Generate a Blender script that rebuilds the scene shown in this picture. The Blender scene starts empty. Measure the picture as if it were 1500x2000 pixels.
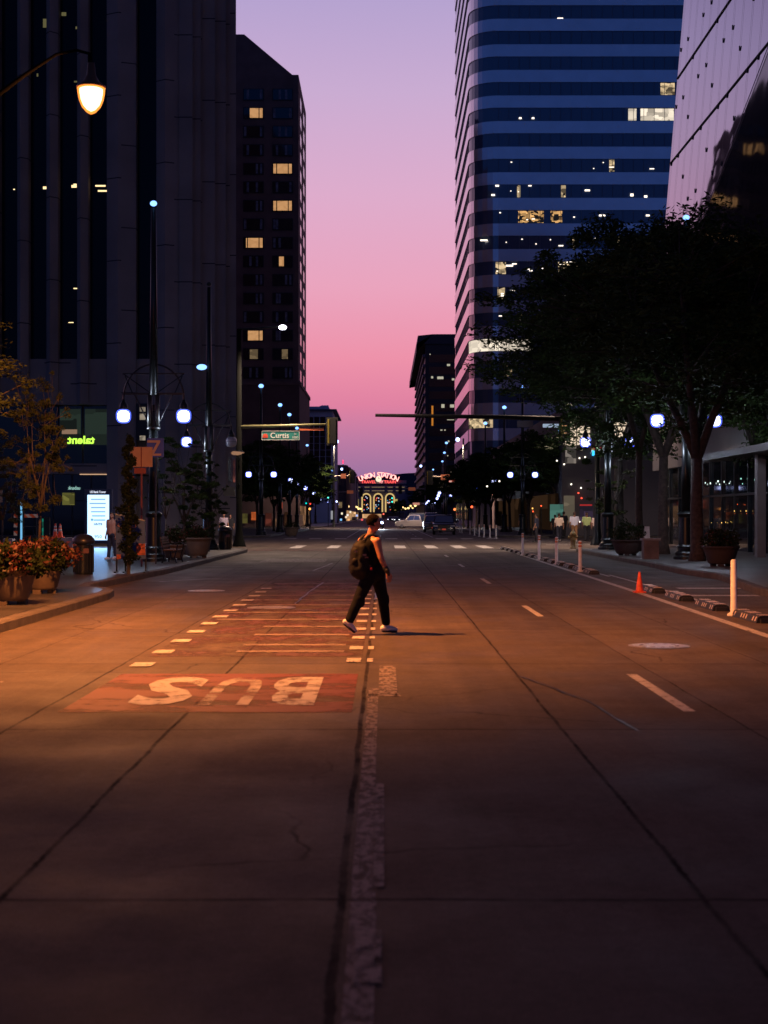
import bpy, math, random
import numpy as np
from mathutils import Vector, Matrix
PI = math.pi
SC = bpy.context.scene
COL = SC.collection

# ------------------------------------------------------------ camera
CAM_H = 1.7
F = 2778.0            # focal length in pixels of the 1500 x 2000 photograph (50 mm lens)
cam = bpy.data.cameras.new('camera')
cam_o = bpy.data.objects.new('camera', cam); COL.objects.link(cam_o)
cam_o.location = (0, 0, CAM_H); cam_o.rotation_euler = (PI/2, 0, 0)
cam.sensor_fit = 'VERTICAL'; cam.sensor_height = 36; cam.sensor_width = 27; cam.lens = 50
cam.shift_y = 8/2000.0
cam.clip_start = 0.1; cam.clip_end = 9000
cam.dof.use_dof = True; cam.dof.focus_distance = 60; cam.dof.aperture_fstop = 2.8
SC.camera = cam_o
def gx(px, Y): return (px-750.0)/F*Y
def gz(py, Y): return CAM_H-(py-1008.0)/F*Y
def gy(py, z=0.0): return (CAM_H-z)*F/(py-1008.0)
def P(px, py, Y): return Vector((gx(px, Y), Y, gz(py, Y)))

# ------------------------------------------------------------ exposure
SC.view_settings.view_transform = 'Standard'; SC.view_settings.look = 'None'
SC.view_settings.exposure = 0; SC.view_settings.gamma = 1
SC.cycles.max_bounces = 6; SC.cycles.transparent_max_bounces = 12
SC.cycles.sample_clamp_indirect = 3.0
SC.cycles.use_denoising = True
SC.cycles.blur_glossy = 0.5

def lin(r, g, b):
    f = lambda c: (c/255/12.92) if c/255 <= 0.04045 else ((c/255+0.055)/1.055)**2.4
    return (f(r), f(g), f(b), 1)

# ------------------------------------------------------------ dusk sky: pink west (+Y), deep blue east
W = bpy.data.worlds.new('World'); SC.world = W; W.use_nodes = True
nt = W.node_tree; N = nt.nodes; L = nt.links
for n in list(N): N.remove(n)
out = N.new('ShaderNodeOutputWorld'); bg = N.new('ShaderNodeBackground')
tc = N.new('ShaderNodeTexCoord'); sep = N.new('ShaderNodeSeparateXYZ'); L.new(tc.outputs['Generated'], sep.inputs[0])
def ramp(stops):
    r = N.new('ShaderNodeValToRGB'); e = r.color_ramp.elements
    e[0].position, e[0].color = stops[0][0], stops[0][1]
    e[1].position, e[1].color = stops[-1][0], stops[-1][1]
    for p, c in stops[1:-1]:
        k = e.new(p); k.color = c
    return r
el = lambda y: math.sin(math.atan((1008-y)/F))
west = ramp([(0.0, lin(130, 95, 130)), (el(925), lin(160, 116, 160)), (el(860), lin(190, 124, 164)), (el(790), lin(224, 130, 162)),
             (el(700), lin(238, 146, 170)), (el(560), lin(234, 164, 190)), (el(380), lin(222, 172, 204)),
             (el(180), lin(202, 172, 210)), (el(0), lin(182, 163, 208)), (0.46, lin(112, 104, 160)), (0.62, lin(54, 44, 72)), (1.0, lin(34, 26, 38))])
east = ramp([(0.0, lin(48, 56, 92)), (0.1, lin(48, 68, 122)), (0.3, lin(26, 60, 122)), (0.42, lin(34, 50, 98)), (0.65, lin(42, 40, 66)), (1.0, lin(36, 28, 42))])
L.new(sep.outputs['Z'], west.inputs[0]); L.new(sep.outputs['Z'], east.inputs[0])
mr = N.new('ShaderNodeMapRange'); mr.inputs['From Min'].default_value = -0.35; mr.inputs['From Max'].default_value = 0.75
mr.interpolation_type = 'SMOOTHSTEP'
L.new(sep.outputs['Y'], mr.inputs['Value'])
mx = N.new('ShaderNodeMix'); mx.data_type = 'RGBA'
L.new(mr.outputs[0], mx.inputs[0]); L.new(east.outputs[0], mx.inputs[6]); L.new(west.outputs[0], mx.inputs[7])
L.new(mx.outputs[2], bg.inputs[0]); bg.inputs[1].default_value = 1.0
L.new(bg.outputs[0], out.inputs[0])

# ------------------------------------------------------------ helpers: materials
MATS = {}
def mat(name, col, rough=0.6, metal=0.0, emit=None, es=0.0, var=0.0, vscale=3.0, bump=0.0, bscale=40.0, spec=0.5, trans=0.0):
    if name in MATS: return MATS[name]
    m = bpy.data.materials.new(name); m.use_nodes = True; MATS[name] = m
    t = m.node_tree; b = t.nodes['Principled BSDF']
    c = col if len(col) == 4 else (*col, 1)
    b.inputs['Base Color'].default_value = c; b.inputs['Roughness'].default_value = rough
    b.inputs['Metallic'].default_value = metal; b.inputs['Specular IOR Level'].default_value = spec
    if emit is not None:
        b.inputs['Emission Color'].default_value = emit if len(emit) == 4 else (*emit, 1)
        b.inputs['Emission Strength'].default_value = es
    tcn = None
    if var > 0 or bump > 0:
        tcn = t.nodes.new('ShaderNodeTexCoord')
    if var > 0:
        n = t.nodes.new('ShaderNodeTexNoise'); n.inputs['Scale'].default_value = vscale; n.inputs['Detail'].default_value = 5
        t.links.new(tcn.outputs['Object'], n.inputs['Vector'])
        r = t.nodes.new('ShaderNodeMapRange'); r.inputs['From Min'].default_value = 0.3; r.inputs['From Max'].default_value = 0.7
        r.inputs['To Min'].default_value = 1-var; r.inputs['To Max'].default_value = 1+var
        t.links.new(n.outputs['Fac'], r.inputs['Value'])
        v = t.nodes.new('ShaderNodeVectorMath'); v.operation = 'SCALE'; v.inputs[0].default_value = c[:3]
        t.links.new(r.outputs[0], v.inputs['Scale']); t.links.new(v.outputs[0], b.inputs['Base Color'])
    if bump > 0:
        n2 = t.nodes.new('ShaderNodeTexNoise'); n2.inputs['Scale'].default_value = bscale; n2.inputs['Detail'].default_value = 4
        t.links.new(tcn.outputs['Object'], n2.inputs['Vector'])
        bp = t.nodes.new('ShaderNodeBump'); bp.inputs['Strength'].default_value = bump; bp.inputs['Distance'].default_value = 0.02
        t.links.new(n2.outputs['Fac'], bp.inputs['Height']); t.links.new(bp.outputs[0], b.inputs['Normal'])
    return m
def glow(name, col, s=1.0):
    if name in MATS: return MATS[name]
    m = bpy.data.materials.new(name); m.use_nodes = True; MATS[name] = m
    t = m.node_tree; t.nodes.clear()
    o = t.nodes.new('ShaderNodeOutputMaterial'); e = t.nodes.new('ShaderNodeEmission')
    e.inputs[0].default_value = (*col[:3], 1); e.inputs[1].default_value = s
    t.links.new(e.outputs[0], o.inputs[0]); return m
def lit_room(name, col, s, scale=1.0, lo=0.25, dark=(0.01, 0.01, 0.012)):
    """the inside of a lit room seen through its window: bright and dim patches of ceiling, wall and furniture"""
    if name in MATS: return MATS[name]
    m = bpy.data.materials.new(name); m.use_nodes = True; MATS[name] = m
    t = m.node_tree; t.nodes.clear()
    o = t.nodes.new('ShaderNodeOutputMaterial'); e = t.nodes.new('ShaderNodeEmission')
    tcn = t.nodes.new('ShaderNodeTexCoord'); mp = t.nodes.new('ShaderNodeMapping'); mp.inputs['Scale'].default_value = (scale, scale, scale*1.6)
    v = t.nodes.new('ShaderNodeTexVoronoi'); v.distance = 'CHEBYCHEV'; v.inputs['Scale'].default_value = 1.0
    r = t.nodes.new('ShaderNodeMapRange'); r.inputs['From Min'].default_value = 0.1; r.inputs['From Max'].default_value = 0.9
    r.inputs['To Min'].default_value = lo; r.inputs['To Max'].default_value = 1.0
    sp = t.nodes.new('ShaderNodeSeparateColor')
    mxx = t.nodes.new('ShaderNodeMix'); mxx.data_type = 'RGBA'
    mxx.inputs[6].default_value = (*dark, 1); mxx.inputs[7].default_value = (*col[:3], 1)
    t.links.new(tcn.outputs['Object'], mp.inputs[0]); t.links.new(mp.outputs[0], v.inputs['Vector'])
    t.links.new(v.outputs['Color'], sp.inputs[0]); t.links.new(sp.outputs[0], r.inputs['Value'])
    t.links.new(r.outputs[0], mxx.inputs[0]); t.links.new(mxx.outputs[2], e.inputs[0]); e.inputs[1].default_value = s
    t.links.new(e.outputs[0], o.inputs[0]); return m
def glass(name, col=(0.006, 0.008, 0.012), rough=0.03, wave=0.0, wscale=0.35, spec=0.9, coat=0.0, metal=0.0):
    if name in MATS: return MATS[name]
    m = mat(name, col, rough=rough, spec=spec, metal=metal)
    t = m.node_tree; b = t.nodes['Principled BSDF']
    b.inputs['IOR'].default_value = 1.6
    if wave:
        tcn = t.nodes.new('ShaderNodeTexCoord'); n = t.nodes.new('ShaderNodeTexNoise'); n.inputs['Scale'].default_value = wscale
        n.inputs['Detail'].default_value = 2
        bp = t.nodes.new('ShaderNodeBump'); bp.inputs['Strength'].default_value = 1; bp.inputs['Distance'].default_value = wave
        t.links.new(tcn.outputs['Object'], n.inputs['Vector']); t.links.new(n.outputs['Fac'], bp.inputs['Height']); t.links.new(bp.outputs[0], b.inputs['Normal'])
    return m

# ------------------------------------------------------------ helpers: objects
def link(o, parent=None):
    COL.objects.link(o)
    if parent is not None: o.parent = parent
    return o
def tag(o, label=None, cat=None, group=None, kind=None):
    if label: o['label'] = label
    if cat: o['category'] = cat
    if group: o['group'] = group
    if kind: o['kind'] = kind
    return o
def thing(name, label, cat, loc=(0, 0, 0), rz=0, group=None):
    o = bpy.data.objects.new(name, None); o.empty_display_size = 0.3
    o.location = loc; o.rotation_euler = (0, 0, rz)
    return tag(link(o), label, cat, group)
def rootloc(o):
    v = Vector((0, 0, 0))
    while o is not None:
        v += o.location; o = o.parent
    return v
def dup(o, parent=None):
    c = o.copy(); COL.objects.link(c)
    if parent is not None: c.parent = parent
    for ch in [x for x in list(o.children) if x.type != 'LIGHT']: dup(ch, c)
    return c
def dup_at(o, loc, rz, label, group=None):
    c = dup(o); c.location = loc; c.rotation_euler = (0, 0, rz); c['label'] = label
    if group: c['group'] = group
    return c

class MB:
    """collects shapes and builds them as one mesh object"""
    def __init__(s): s.v = []; s.f = []; s.mi = []; s.cur = 0
    def add(s, vs, fs):
        b = len(s.v); s.v += [tuple(x) for x in vs]; s.f += [tuple(b+i for i in f) for f in fs]; s.mi += [s.cur]*len(fs); return s
    def box(s, x0, x1, y0, y1, z0, z1):
        return s.add([(x0,y0,z0),(x1,y0,z0),(x1,y1,z0),(x0,y1,z0),(x0,y0,z1),(x1,y0,z1),(x1,y1,z1),(x0,y1,z1)],
                     [(0,3,2,1),(4,5,6,7),(0,1,5,4),(1,2,6,5),(2,3,7,6),(3,0,4,7)])
    def cbox(s, c, d):
        return s.box(c[0]-d[0]/2, c[0]+d[0]/2, c[1]-d[1]/2, c[1]+d[1]/2, c[2]-d[2]/2, c[2]+d[2]/2)
    def quad(s, a, b, c, d): return s.add([a, b, c, d], [(0, 1, 2, 3)])
    def poly(s, pts): return s.add(pts, [tuple(range(len(pts)))])
    def prism(s, pts, z0, z1, caps=True):      # pts counter-clockwise in XY
        n = len(pts)
        vs = [(x, y, z0) for x, y in pts]+[(x, y, z1) for x, y in pts]
        fs = [(i, (i+1) % n, n+(i+1) % n, n+i) for i in range(n)]
        if caps: fs += [tuple(range(n-1, -1, -1)), tuple(range(n, 2*n))]
        return s.add(vs, fs)
    def slab(s, pts, y0, y1):                  # pts in XZ, extruded along Y
        n = len(pts)
        vs = [(x, y0, z) for x, z in pts]+[(x, y1, z) for x, z in pts]
        fs = [(i, (i+1) % n, n+(i+1) % n, n+i) for i in range(n)]+[tuple(range(n-1, -1, -1)), tuple(range(n, 2*n))]
        return s.add(vs, fs)
    def tube(s, pts, r, n=8, caps=True):
        pts = [Vector(p) for p in pts]; m = len(pts)
        rs = list(r) if hasattr(r, '__len__') else [r]*m
        rings = []; prev = None
        for i, p in enumerate(pts):
            d = (pts[min(i+1, m-1)]-pts[max(i-1, 0)])
            if d.length < 1e-9: d = Vector((0, 0, 1))
            d.normalize()
            if prev is None:
                a = Vector((1, 0, 0)) if abs(d.x) < 0.9 else Vector((0, 1, 0))
            else: a = prev
            u = (a-d*a.dot(d)).normalized(); w = d.cross(u); prev = u
            rings.append([p+(u*math.cos(2*PI*k/n)+w*math.sin(2*PI*k/n))*rs[i] for k in range(n)])
        vs = [q for ring in rings for q in ring]
        fs = [(i*n+k, i*n+(k+1) % n, (i+1)*n+(k+1) % n, (i+1)*n+k) for i in range(m-1) for k in range(n)]
        if caps: fs += [tuple(range(n-1, -1, -1)), tuple((m-1)*n+k for k in range(n))]
        return s.add(vs, fs)
    def lathe(s, prof, c=(0, 0, 0), n=16, sx=1, sy=1):   # prof [(r,z)], bottom to top
        vs = []; fs = []
        for r, z in prof:
            for k in range(n):
                a = 2*PI*k/n; vs.append((c[0]+r*sx*math.cos(a), c[1]+r*sy*math.sin(a), c[2]+z))
        m = len(prof)
        fs = [(i*n+k, i*n+(k+1) % n, (i+1)*n+(k+1) % n, (i+1)*n+k) for i in range(m-1) for k in range(n)]
        fs += [tuple(range(n-1, -1, -1)), tuple((m-1)*n+k for k in range(n))]
        return s.add(vs, fs)
    def ball(s, c, r, n=12, m=8, sc=(1, 1, 1)):
        vs = [(c[0], c[1], c[2]-r*sc[2])]
        for i in range(1, m):
            a = -PI/2+PI*i/m
            for k in range(n):
                b = 2*PI*k/n
                vs.append((c[0]+r*sc[0]*math.cos(a)*math.cos(b), c[1]+r*sc[1]*math.cos(a)*math.sin(b), c[2]+r*sc[2]*math.sin(a)))
        vs.append((c[0], c[1], c[2]+r*sc[2])); e = len(vs)-1
        fs = [(0, 1+(k+1) % n, 1+k) for k in range(n)]
        fs += [(1+(i-1)*n+k, 1+(i-1)*n+(k+1) % n, 1+i*n+(k+1) % n, 1+i*n+k) for i in range(1, m-1) for k in range(n)]
        fs += [(1+(m-2)*n+k, 1+(m-2)*n+(k+1) % n, e) for k in range(n)]
        return s.add(vs, fs)
    def cap(s, a, b, ra, rb, n=12):            # tapered limb with round ends
        a = Vector(a); b = Vector(b); d = b-a
        s.tube([a, b], [ra, rb], n); s.ball(a, ra, n, 8); s.ball(b, rb, n, 8); return s
    def mesh(s, name, mats=(), smooth=False, off=None):
        me = bpy.data.meshes.new(name)
        vs = s.v if off is None else [(x-off[0], y-off[1], z-off[2]) for x, y, z in s.v]
        me.from_pydata(vs, [], s.f)
        for m in mats: me.materials.append(m)
        if len(mats) > 1: me.polygons.foreach_set('material_index', s.mi)
        if smooth: me.polygons.foreach_set('use_smooth', [True]*len(s.f))
        me.update(); return me
    def build(s, name, m, parent=None, smooth=False, label=None):
        ms = m if isinstance(m, (list, tuple)) else [m]
        off = rootloc(parent) if parent is not None else None
        o = bpy.data.objects.new(name, s.mesh(name, ms, smooth, off)); link(o, parent)
        if label: o['label'] = label
        return o
def smooth_angle(o, ang=35):
    me = o.data; me.polygons.foreach_set('use_smooth', [True]*len(me.polygons))
    try: me.set_sharp_from_angle(angle=math.radians(ang))
    except Exception: pass
    return o
def struct(name, mb, m, smooth=False):
    o = mb.build(name, m, None, smooth); o['kind'] = 'structure'; return o
def light(kind, name, parent, loc, col, power, radius=0.1, rot=None, spot=None, blend=0.5):
    l = bpy.data.lights.new(name, kind); l.color = col; l.energy = power; l.shadow_soft_size = radius
    if spot: l.spot_size = spot; l.spot_blend = blend
    o = bpy.data.objects.new(name, l); link(o, parent)
    o.location = Vector(loc)-(rootloc(parent) if parent is not None else Vector((0, 0, 0)))
    if rot: o.rotation_euler = rot
    return o
def textmesh(txt, size, offset=0.0, extrude=0.0, space=1.0):
    """word as mesh in the XY plane, left baseline at the origin"""
    c = bpy.data.curves.new('t', 'FONT'); c.body = txt; c.size = size; c.offset = offset; c.extrude = extrude; c.space_character = space
    c.resolution_u = 3
    o = bpy.data.objects.new('t', c); COL.objects.link(o)
    bpy.context.view_layer.update()
    me = bpy.data.meshes.new_from_object(o.evaluated_get(bpy.context.evaluated_depsgraph_get()))
    bpy.data.objects.remove(o); bpy.data.curves.remove(c)
    vs = [tuple(v.co) for v in me.vertices]; fs = [tuple(p.vertices) for p in me.polygons]
    bpy.data.meshes.remove(me)
    return vs, fs
def word(mb, txt, x0, x1, z0, z1, y, mirror=False, depth=0.01, offset=0.0):
    """writing on a wall facing -Y, fitted to a box"""
    vs, fs = textmesh(txt, 1.0, offset, 0.01)
    xs = [v[0] for v in vs]; ys = [v[1] for v in vs]; a, b, c, d = min(xs), max(xs), min(ys), max(ys)
    q = []
    for v in vs:
        u = (v[0]-a)/(b-a)
        if mirror: u = 1-u
        q.append((x0+(x1-x0)*u, y-(v[2]/0.01)*depth/2, z0+(z1-z0)*(v[1]-c)/(d-c)))
    mb.add(q, [tuple(reversed(f)) for f in fs] if mirror else fs)
def remesh(mb, voxel, smooth_it=4):
    me = mb.mesh('tmp'); o = bpy.data.objects.new('tmp', me); COL.objects.link(o)
    r = o.modifiers.new('r', 'REMESH'); r.mode = 'VOXEL'; r.voxel_size = voxel; r.use_smooth_shade = True
    sm = o.modifiers.new('s', 'SMOOTH'); sm.iterations = smooth_it; sm.factor = 0.5
    bpy.context.view_layer.update()
    res = bpy.data.meshes.new_from_object(o.evaluated_get(bpy.context.evaluated_depsgraph_get()))
    bpy.data.objects.remove(o); bpy.data.meshes.remove(me)
    return res

# common materials
M_black = mat('painted_black_metal', (0.012, 0.016, 0.016), rough=0.32, metal=0.4, var=0.3, vscale=6)
M_pole = mat('grey_pole', (0.06, 0.065, 0.06), rough=0.4, metal=0.6, var=0.25)
M_white = mat('white_paint', (0.75, 0.72, 0.68), rough=0.55, var=0.12, vscale=9)
M_leaf = mat('leaf', (0.028, 0.05, 0.011), rough=0.75, var=0.45, vscale=1.4, spec=0.15)
M_leaf_warm = mat('leaf_lamplit', (0.028, 0.036, 0.007), rough=0.7, var=0.5, vscale=2, spec=0.2)  # yellower leaf: the lamplight's tint put into the colour
M_bark = mat('bark', (0.055, 0.042, 0.034), rough=0.9, var=0.4, vscale=8, bump=0.6, bscale=30)
M_concrete = mat('concrete', (0.22, 0.20, 0.19), rough=0.8, var=0.2, vscale=1.2, bump=0.2)
M_globe_core = glow('lamp_core', (0.75, 0.82, 1.0), 9)
M_led = glow('led_lens', (0.20, 0.42, 1.0), 2.6)
M_matt = mat('matt_black', (.006, .006, .007), rough=.8, spec=.15)
# ------------------------------------------------------------ ground, road, pavements
def road_material():
    m = bpy.data.materials.new('road_concrete'); m.use_nodes = True; t = m.node_tree; n = t.nodes; l = t.links
    b = n['Principled BSDF']; b.inputs['Roughness'].default_value = 0.62; b.inputs['Specular IOR Level'].default_value = 0.35
    g = n.new('ShaderNodeNewGeometry'); s = n.new('ShaderNodeSeparateXYZ'); l.new(g.outputs['Position'], s.inputs[0])
    def math_(op, a, c=None, clamp=False):
        k = n.new('ShaderNodeMath'); k.operation = op; k.use_clamp = clamp
        for i, q in enumerate((a, c)):
            if q is None: continue
            if isinstance(q, (int, float)): k.inputs[i].default_value = q
            else: l.new(q, k.inputs[i])
        return k.outputs[0]
    def noise(scale, detail=4, vec=None, rough=0.55):
        k = n.new('ShaderNodeTexNoise'); k.inputs['Scale'].default_value = scale; k.inputs['Detail'].default_value = detail
        k.inputs['Roughness'].default_value = rough
        l.new(vec if vec is not None else g.outputs['Position'], k.inputs['Vector']); return k.outputs['Fac']
    def mapr(v, a, c, d, e):
        k = n.new('ShaderNodeMapRange'); l.new(v, k.inputs['Value'])
        for i, q in zip(('From Min', 'From Max', 'To Min', 'To Max'), (a, c, d, e)): k.inputs[i].default_value = q
        return k.outputs[0]
    wob = math_('MULTIPLY', math_('SUBTRACT', noise(0.9, 5), 0.5), 0.05)
    wob2 = math_('MULTIPLY', math_('SUBTRACT', noise(14, 4), 0.5), 0.035)
    xw = math_('ADD', s.outputs['X'], math_('ADD', wob, wob2)); yw = math_('ADD', s.outputs['Y'], math_('ADD', wob, wob2))
    line = None
    for X, w in ((-4.4, .002), (-3.0, .007), (-1.7, .010), (-0.19, .015), (1.42, .009), (2.92, .004), (4.4, .003)):
        d = math_('ABSOLUTE', math_('SUBTRACT', xw, X)); k = mapr(d, w, w+0.010, 1.0, 0.0)
        line = k if line is None else math_('MAXIMUM', line, k)
    fy = math_('ABSOLUTE', math_('SUBTRACT', math_('FLOORED_MODULO', math_('SUBTRACT', yw, 6.3-2.515), 5.03), 2.515))
    k = mapr(fy, 0.010, 0.024, 1.0, 0.0); line = math_('MAXIMUM', line, k)
    # thin random cracks
    v = n.new('ShaderNodeTexVoronoi'); v.feature = 'DISTANCE_TO_EDGE'; v.inputs['Scale'].default_value = 0.23
    cv = n.new('ShaderNodeVectorMath'); cv.operation = 'ADD'
    nv = n.new('ShaderNodeTexNoise'); nv.inputs['Scale'].default_value = 0.8; nv.inputs['Detail'].default_value = 4
    l.new(g.outputs['Position'], nv.inputs['Vector']); l.new(g.outputs['Position'], cv.inputs[0]); l.new(nv.outputs['Color'], cv.inputs[1])
    l.new(cv.outputs[0], v.inputs['Vector'])
    crack = math_('MULTIPLY', mapr(v.outputs['Distance'], 0.001, 0.005, 0.8, 0.0), mapr(noise(0.25, 2), 0.45, 0.55, 0.0, 1.0))
    line = math_('MULTIPLY', math_('MAXIMUM', line, crack), mapr(noise(2.5, 5), 0.3, 0.6, 0.45, 0.95))
    # slab-to-slab tone
    cx = math_('FLOOR', math_('DIVIDE', math_('ADD', s.outputs['X'], 0.19), 1.55)); cy = math_('FLOOR', math_('DIVIDE', math_('SUBTRACT', s.outputs['Y'], 1.27), 5.03))
    wn = n.new('ShaderNodeTexWhiteNoise'); cc = n.new('ShaderNodeCombineXYZ'); l.new(cx, cc.inputs[0]); l.new(cy, cc.inputs[1]); l.new(cc.outputs[0], wn.inputs['Vector'])
    tone = mapr(wn.outputs['Value'], 0, 1, 0.84, 1.14)
    # long wheel-wear streaks along the lanes
    mp = n.new('ShaderNodeMapping'); mp.inputs['Scale'].default_value = (1.6, 0.05, 1); l.new(g.outputs['Position'], mp.inputs[0])
    streak = mapr(noise(1.0, 6, mp.outputs[0], 0.65), 0.3, 0.7, 0.74, 1.24)
    blot = math_('MULTIPLY', mapr(noise(1.5, 8, None, 0.7), 0.3, 0.7, 0.74, 1.24), mapr(noise(0.35, 3), 0.3, 0.7, 0.9, 1.08))
    fine = math_('MULTIPLY', mapr(noise(13, 6, None, 0.75), 0.3, 0.7, 0.74, 1.26), mapr(noise(70, 3), 0.3, 0.7, 0.72, 1.3))
    val = math_('MULTIPLY', math_('MULTIPLY', tone, streak), math_('MULTIPLY', blot, fine))
    v3 = n.new('ShaderNodeVectorMath'); v3.operation = 'SCALE'; v3.inputs[0].default_value = (0.082, 0.062, 0.050); l.new(val, v3.inputs['Scale'])
    mxx = n.new('ShaderNodeMix'); mxx.data_type = 'RGBA'; l.new(line, mxx.inputs[0]); l.new(v3.outputs[0], mxx.inputs[6]); mxx.inputs[7].default_value = (0.020, 0.016, 0.015, 1)
    l.new(mxx.outputs[2], b.inputs['Base Color'])
    bp = n.new('ShaderNodeBump'); bp.inputs['Strength'].default_value = 0.5; bp.inputs['Distance'].default_value = 0.012
    h = math_('SUBTRACT', math_('MULTIPLY', noise(60, 5), 0.5), math_('MULTIPLY', line, 0.25)); l.new(h, bp.inputs['Height']); l.new(bp.outputs[0], b.inputs['Normal'])
    rr = mapr(noise(0.7, 4), 0.3, 0.7, 0.6, 0.85); l.new(rr, b.inputs['Roughness']); l.new(mapr(line, 0, 1, 0.17, 0.0), b.inputs['Specular IOR Level'])
    return m
def worn_paint(name, col, wear=0.5, scale=5.0, stretch=(1, 1, 1)):
    """road paint with patches worn through to the concrete"""
    m = bpy.data.materials.new(name); m.use_nodes = True; t = m.node_tree; n = t.nodes; l = t.links
    b = n['Principled BSDF']; b.inputs['Roughness'].default_value = 0.65; b.inputs['Specular IOR Level'].default_value = 0.2
    g = n.new('ShaderNodeNewGeometry'); mp = n.new('ShaderNodeMapping'); mp.inputs['Scale'].default_value = stretch
    l.new(g.outputs['Position'], mp.inputs[0])
    k = n.new('ShaderNodeTexNoise'); k.inputs['Scale'].default_value = scale; k.inputs['Detail'].default_value = 8; k.inputs['Roughness'].default_value = 0.7
    l.new(mp.outputs[0], k.inputs['Vector'])
    r = n.new('ShaderNodeMapRange'); r.inputs['From Min'].default_value = wear-0.09; r.inputs['From Max'].default_value = wear+0.09
    l.new(k.outputs['Fac'], r.inputs['Value'])
    tr = n.new('ShaderNodeBsdfTransparent'); ms = n.new('ShaderNodeMixShader'); o = n['Material Output']
    b.inputs['Base Color'].default_value = (*col, 1)
    l.new(r.outputs[0], ms.inputs[0]); l.new(tr.outputs[0], ms.inputs[1]); l.new(b.outputs[0], ms.inputs[2]); l.new(ms.outputs[0], o.inputs[0])
    return m
M_road = road_material()
g = MB(); g.box(-4000, 4000, -400, 6000, -1.0, -0.03); struct('ground', g, mat('far_ground', (0.06, 0.06, 0.055), rough=0.95, var=0.3, vscale=0.02))
r = MB()
def sheet(mb, x0, x1, y0, y1, z): mb.quad((x0, y0, z), (x1, y0, z), (x1, y1, z), (x0, y1, z))
sheet(r, -9.8, 10.5, -60, 70, 0)
sheet(r, -180, 180, 70, 112, 0)
sheet(r, -9.8, 10.5, 112, 190, 0); sheet(r, -180, 180, 190, 206, 0); sheet(r, -9.8, 10.5, 206, 800, 0); sheet(r, -180, 180, 800, 822, 0)
struct('road', r, M_road)
M_pave = mat('pavement', (0.10, 0.09, 0.085), rough=0.5, var=0.22, vscale=0.8, bump=0.25, bscale=25)
def paver_material():
    m = mat('plaza_pavers', (0.14, 0.13, 0.13), rough=0.34)
    t = m.node_tree; b = t.nodes['Principled BSDF']; g = t.nodes.new('ShaderNodeNewGeometry')
    br = t.nodes.new('ShaderNodeTexBrick'); br.inputs['Scale'].default_value = 1.0; br.inputs['Brick Width'].default_value = 0.9; br.inputs['Row Height'].default_value = 0.6
    br.inputs['Mortar Size'].default_value = 0.02; br.inputs['Color1'].default_value = (0.075, 0.068, 0.065, 1); br.inputs['Color2'].default_value = (0.048, 0.045, 0.043, 1)
    br.inputs['Mortar'].default_value = (0.03, 0.03, 0.03, 1)
    t.links.new(g.outputs['Position'], br.inputs['Vector']); t.links.new(br.outputs['Color'], b.inputs['Base Color'])
    bp = t.nodes.new('ShaderNodeBump'); bp.inputs['Strength'].default_value = 0.5; bp.inputs['Distance'].default_value = 0.01
    t.links.new(br.outputs['Fac'], bp.inputs['Height']); bp.invert = True; t.links.new(bp.outputs[0], b.inputs['Normal'])
    return m
M_paver = paver_material()
M_kerb = mat('kerb_stone', (0.075, 0.062, 0.052), rough=0.8, var=0.35, vscale=2.5, bump=0.4, bscale=20)
def arc(cx, cy, r, a0, a1, n=8): return [(cx+r*math.cos(math.radians(a0+(a1-a0)*i/n)), cy+r*math.sin(math.radians(a0+(a1-a0)*i/n))) for i in range(n+1)]
# edge polylines of the near pavements, road side, south to north
EL = [(-5.6, -60), (-5.6, 27), (-5.62, 29)]+[(-5.75, 30.2), (-6.1, 31.0), (-6.6, 31.6), (-6.75, 33), (-6.6, 37), (-6.4, 42), (-6.4, 64)]+arc(-9.4, 66.5, 3.0, 0, 90)[1:]+[(-180, 69.5)]
ER = [(8.0, -60), (8.0, 28), (8.1, 31), (8.6, 35), (8.95, 38), (8.7, 42), (8.9, 48), (9.0, 62)]+arc(12.5, 66.3, 3.5, 180, 90)[1:]+[(180, 69.8)]
def pavement(name, edge, closing, mtl, side):
    pts = edge+closing; a = sum(pts[i][0]*pts[(i+1) % len(pts)][1]-pts[(i+1) % len(pts)][0]*pts[i][1] for i in range(len(pts)))
    if a < 0: pts = pts[::-1]
    mb = MB(); mb.prism(pts, -0.02, 0.15); struct(name, mb, mtl)
    # kerb: a stone band 0.18 m wide along the edge, a few mm proud
    k = MB(); e = [Vector((x, y, 0)) for x, y in edge]; w = 0.2
    nrm = []
    for i in range(len(e)):
        d = (e[min(i+1, len(e)-1)]-e[max(i-1, 0)]).normalized(); nrm.append(Vector((-d.y, d.x, 0))*side)
    for i in range(len(e)-1):
        a0 = e[i]-nrm[i]*0.02; b0 = e[i+1]-nrm[i+1]*0.02; a1 = e[i]+nrm[i]*w; b1 = e[i+1]+nrm[i+1]*w
        z = 0.156
        A = [(a0.x, a0.y, -.01), (b0.x, b0.y, -.01), (b0.x, b0.y, z-.025), (a0.x, a0.y, z-.025)]
        k.add(A, [(0, 1, 2, 3)])
        a2 = e[i]+nrm[i]*0.01; b2 = e[i+1]+nrm[i+1]*0.01
        k.add([(a0.x, a0.y, z-.025), (b0.x, b0.y, z-.025), (b2.x, b2.y, z), (a2.x, a2.y, z)], [(0, 1, 2, 3)])
        k.add([(a2.x, a2.y, z), (b2.x, b2.y, z), (b1.x, b1.y, z), (a1.x, a1.y, z)], [(0, 1, 2, 3)])
    struct('kerb', k, M_kerb)
pavement('pavement', EL, [(-180, -60)], M_paver, 1)
pavement('pavement', ER, [(180, -60)], M_pave, -1)
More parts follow.
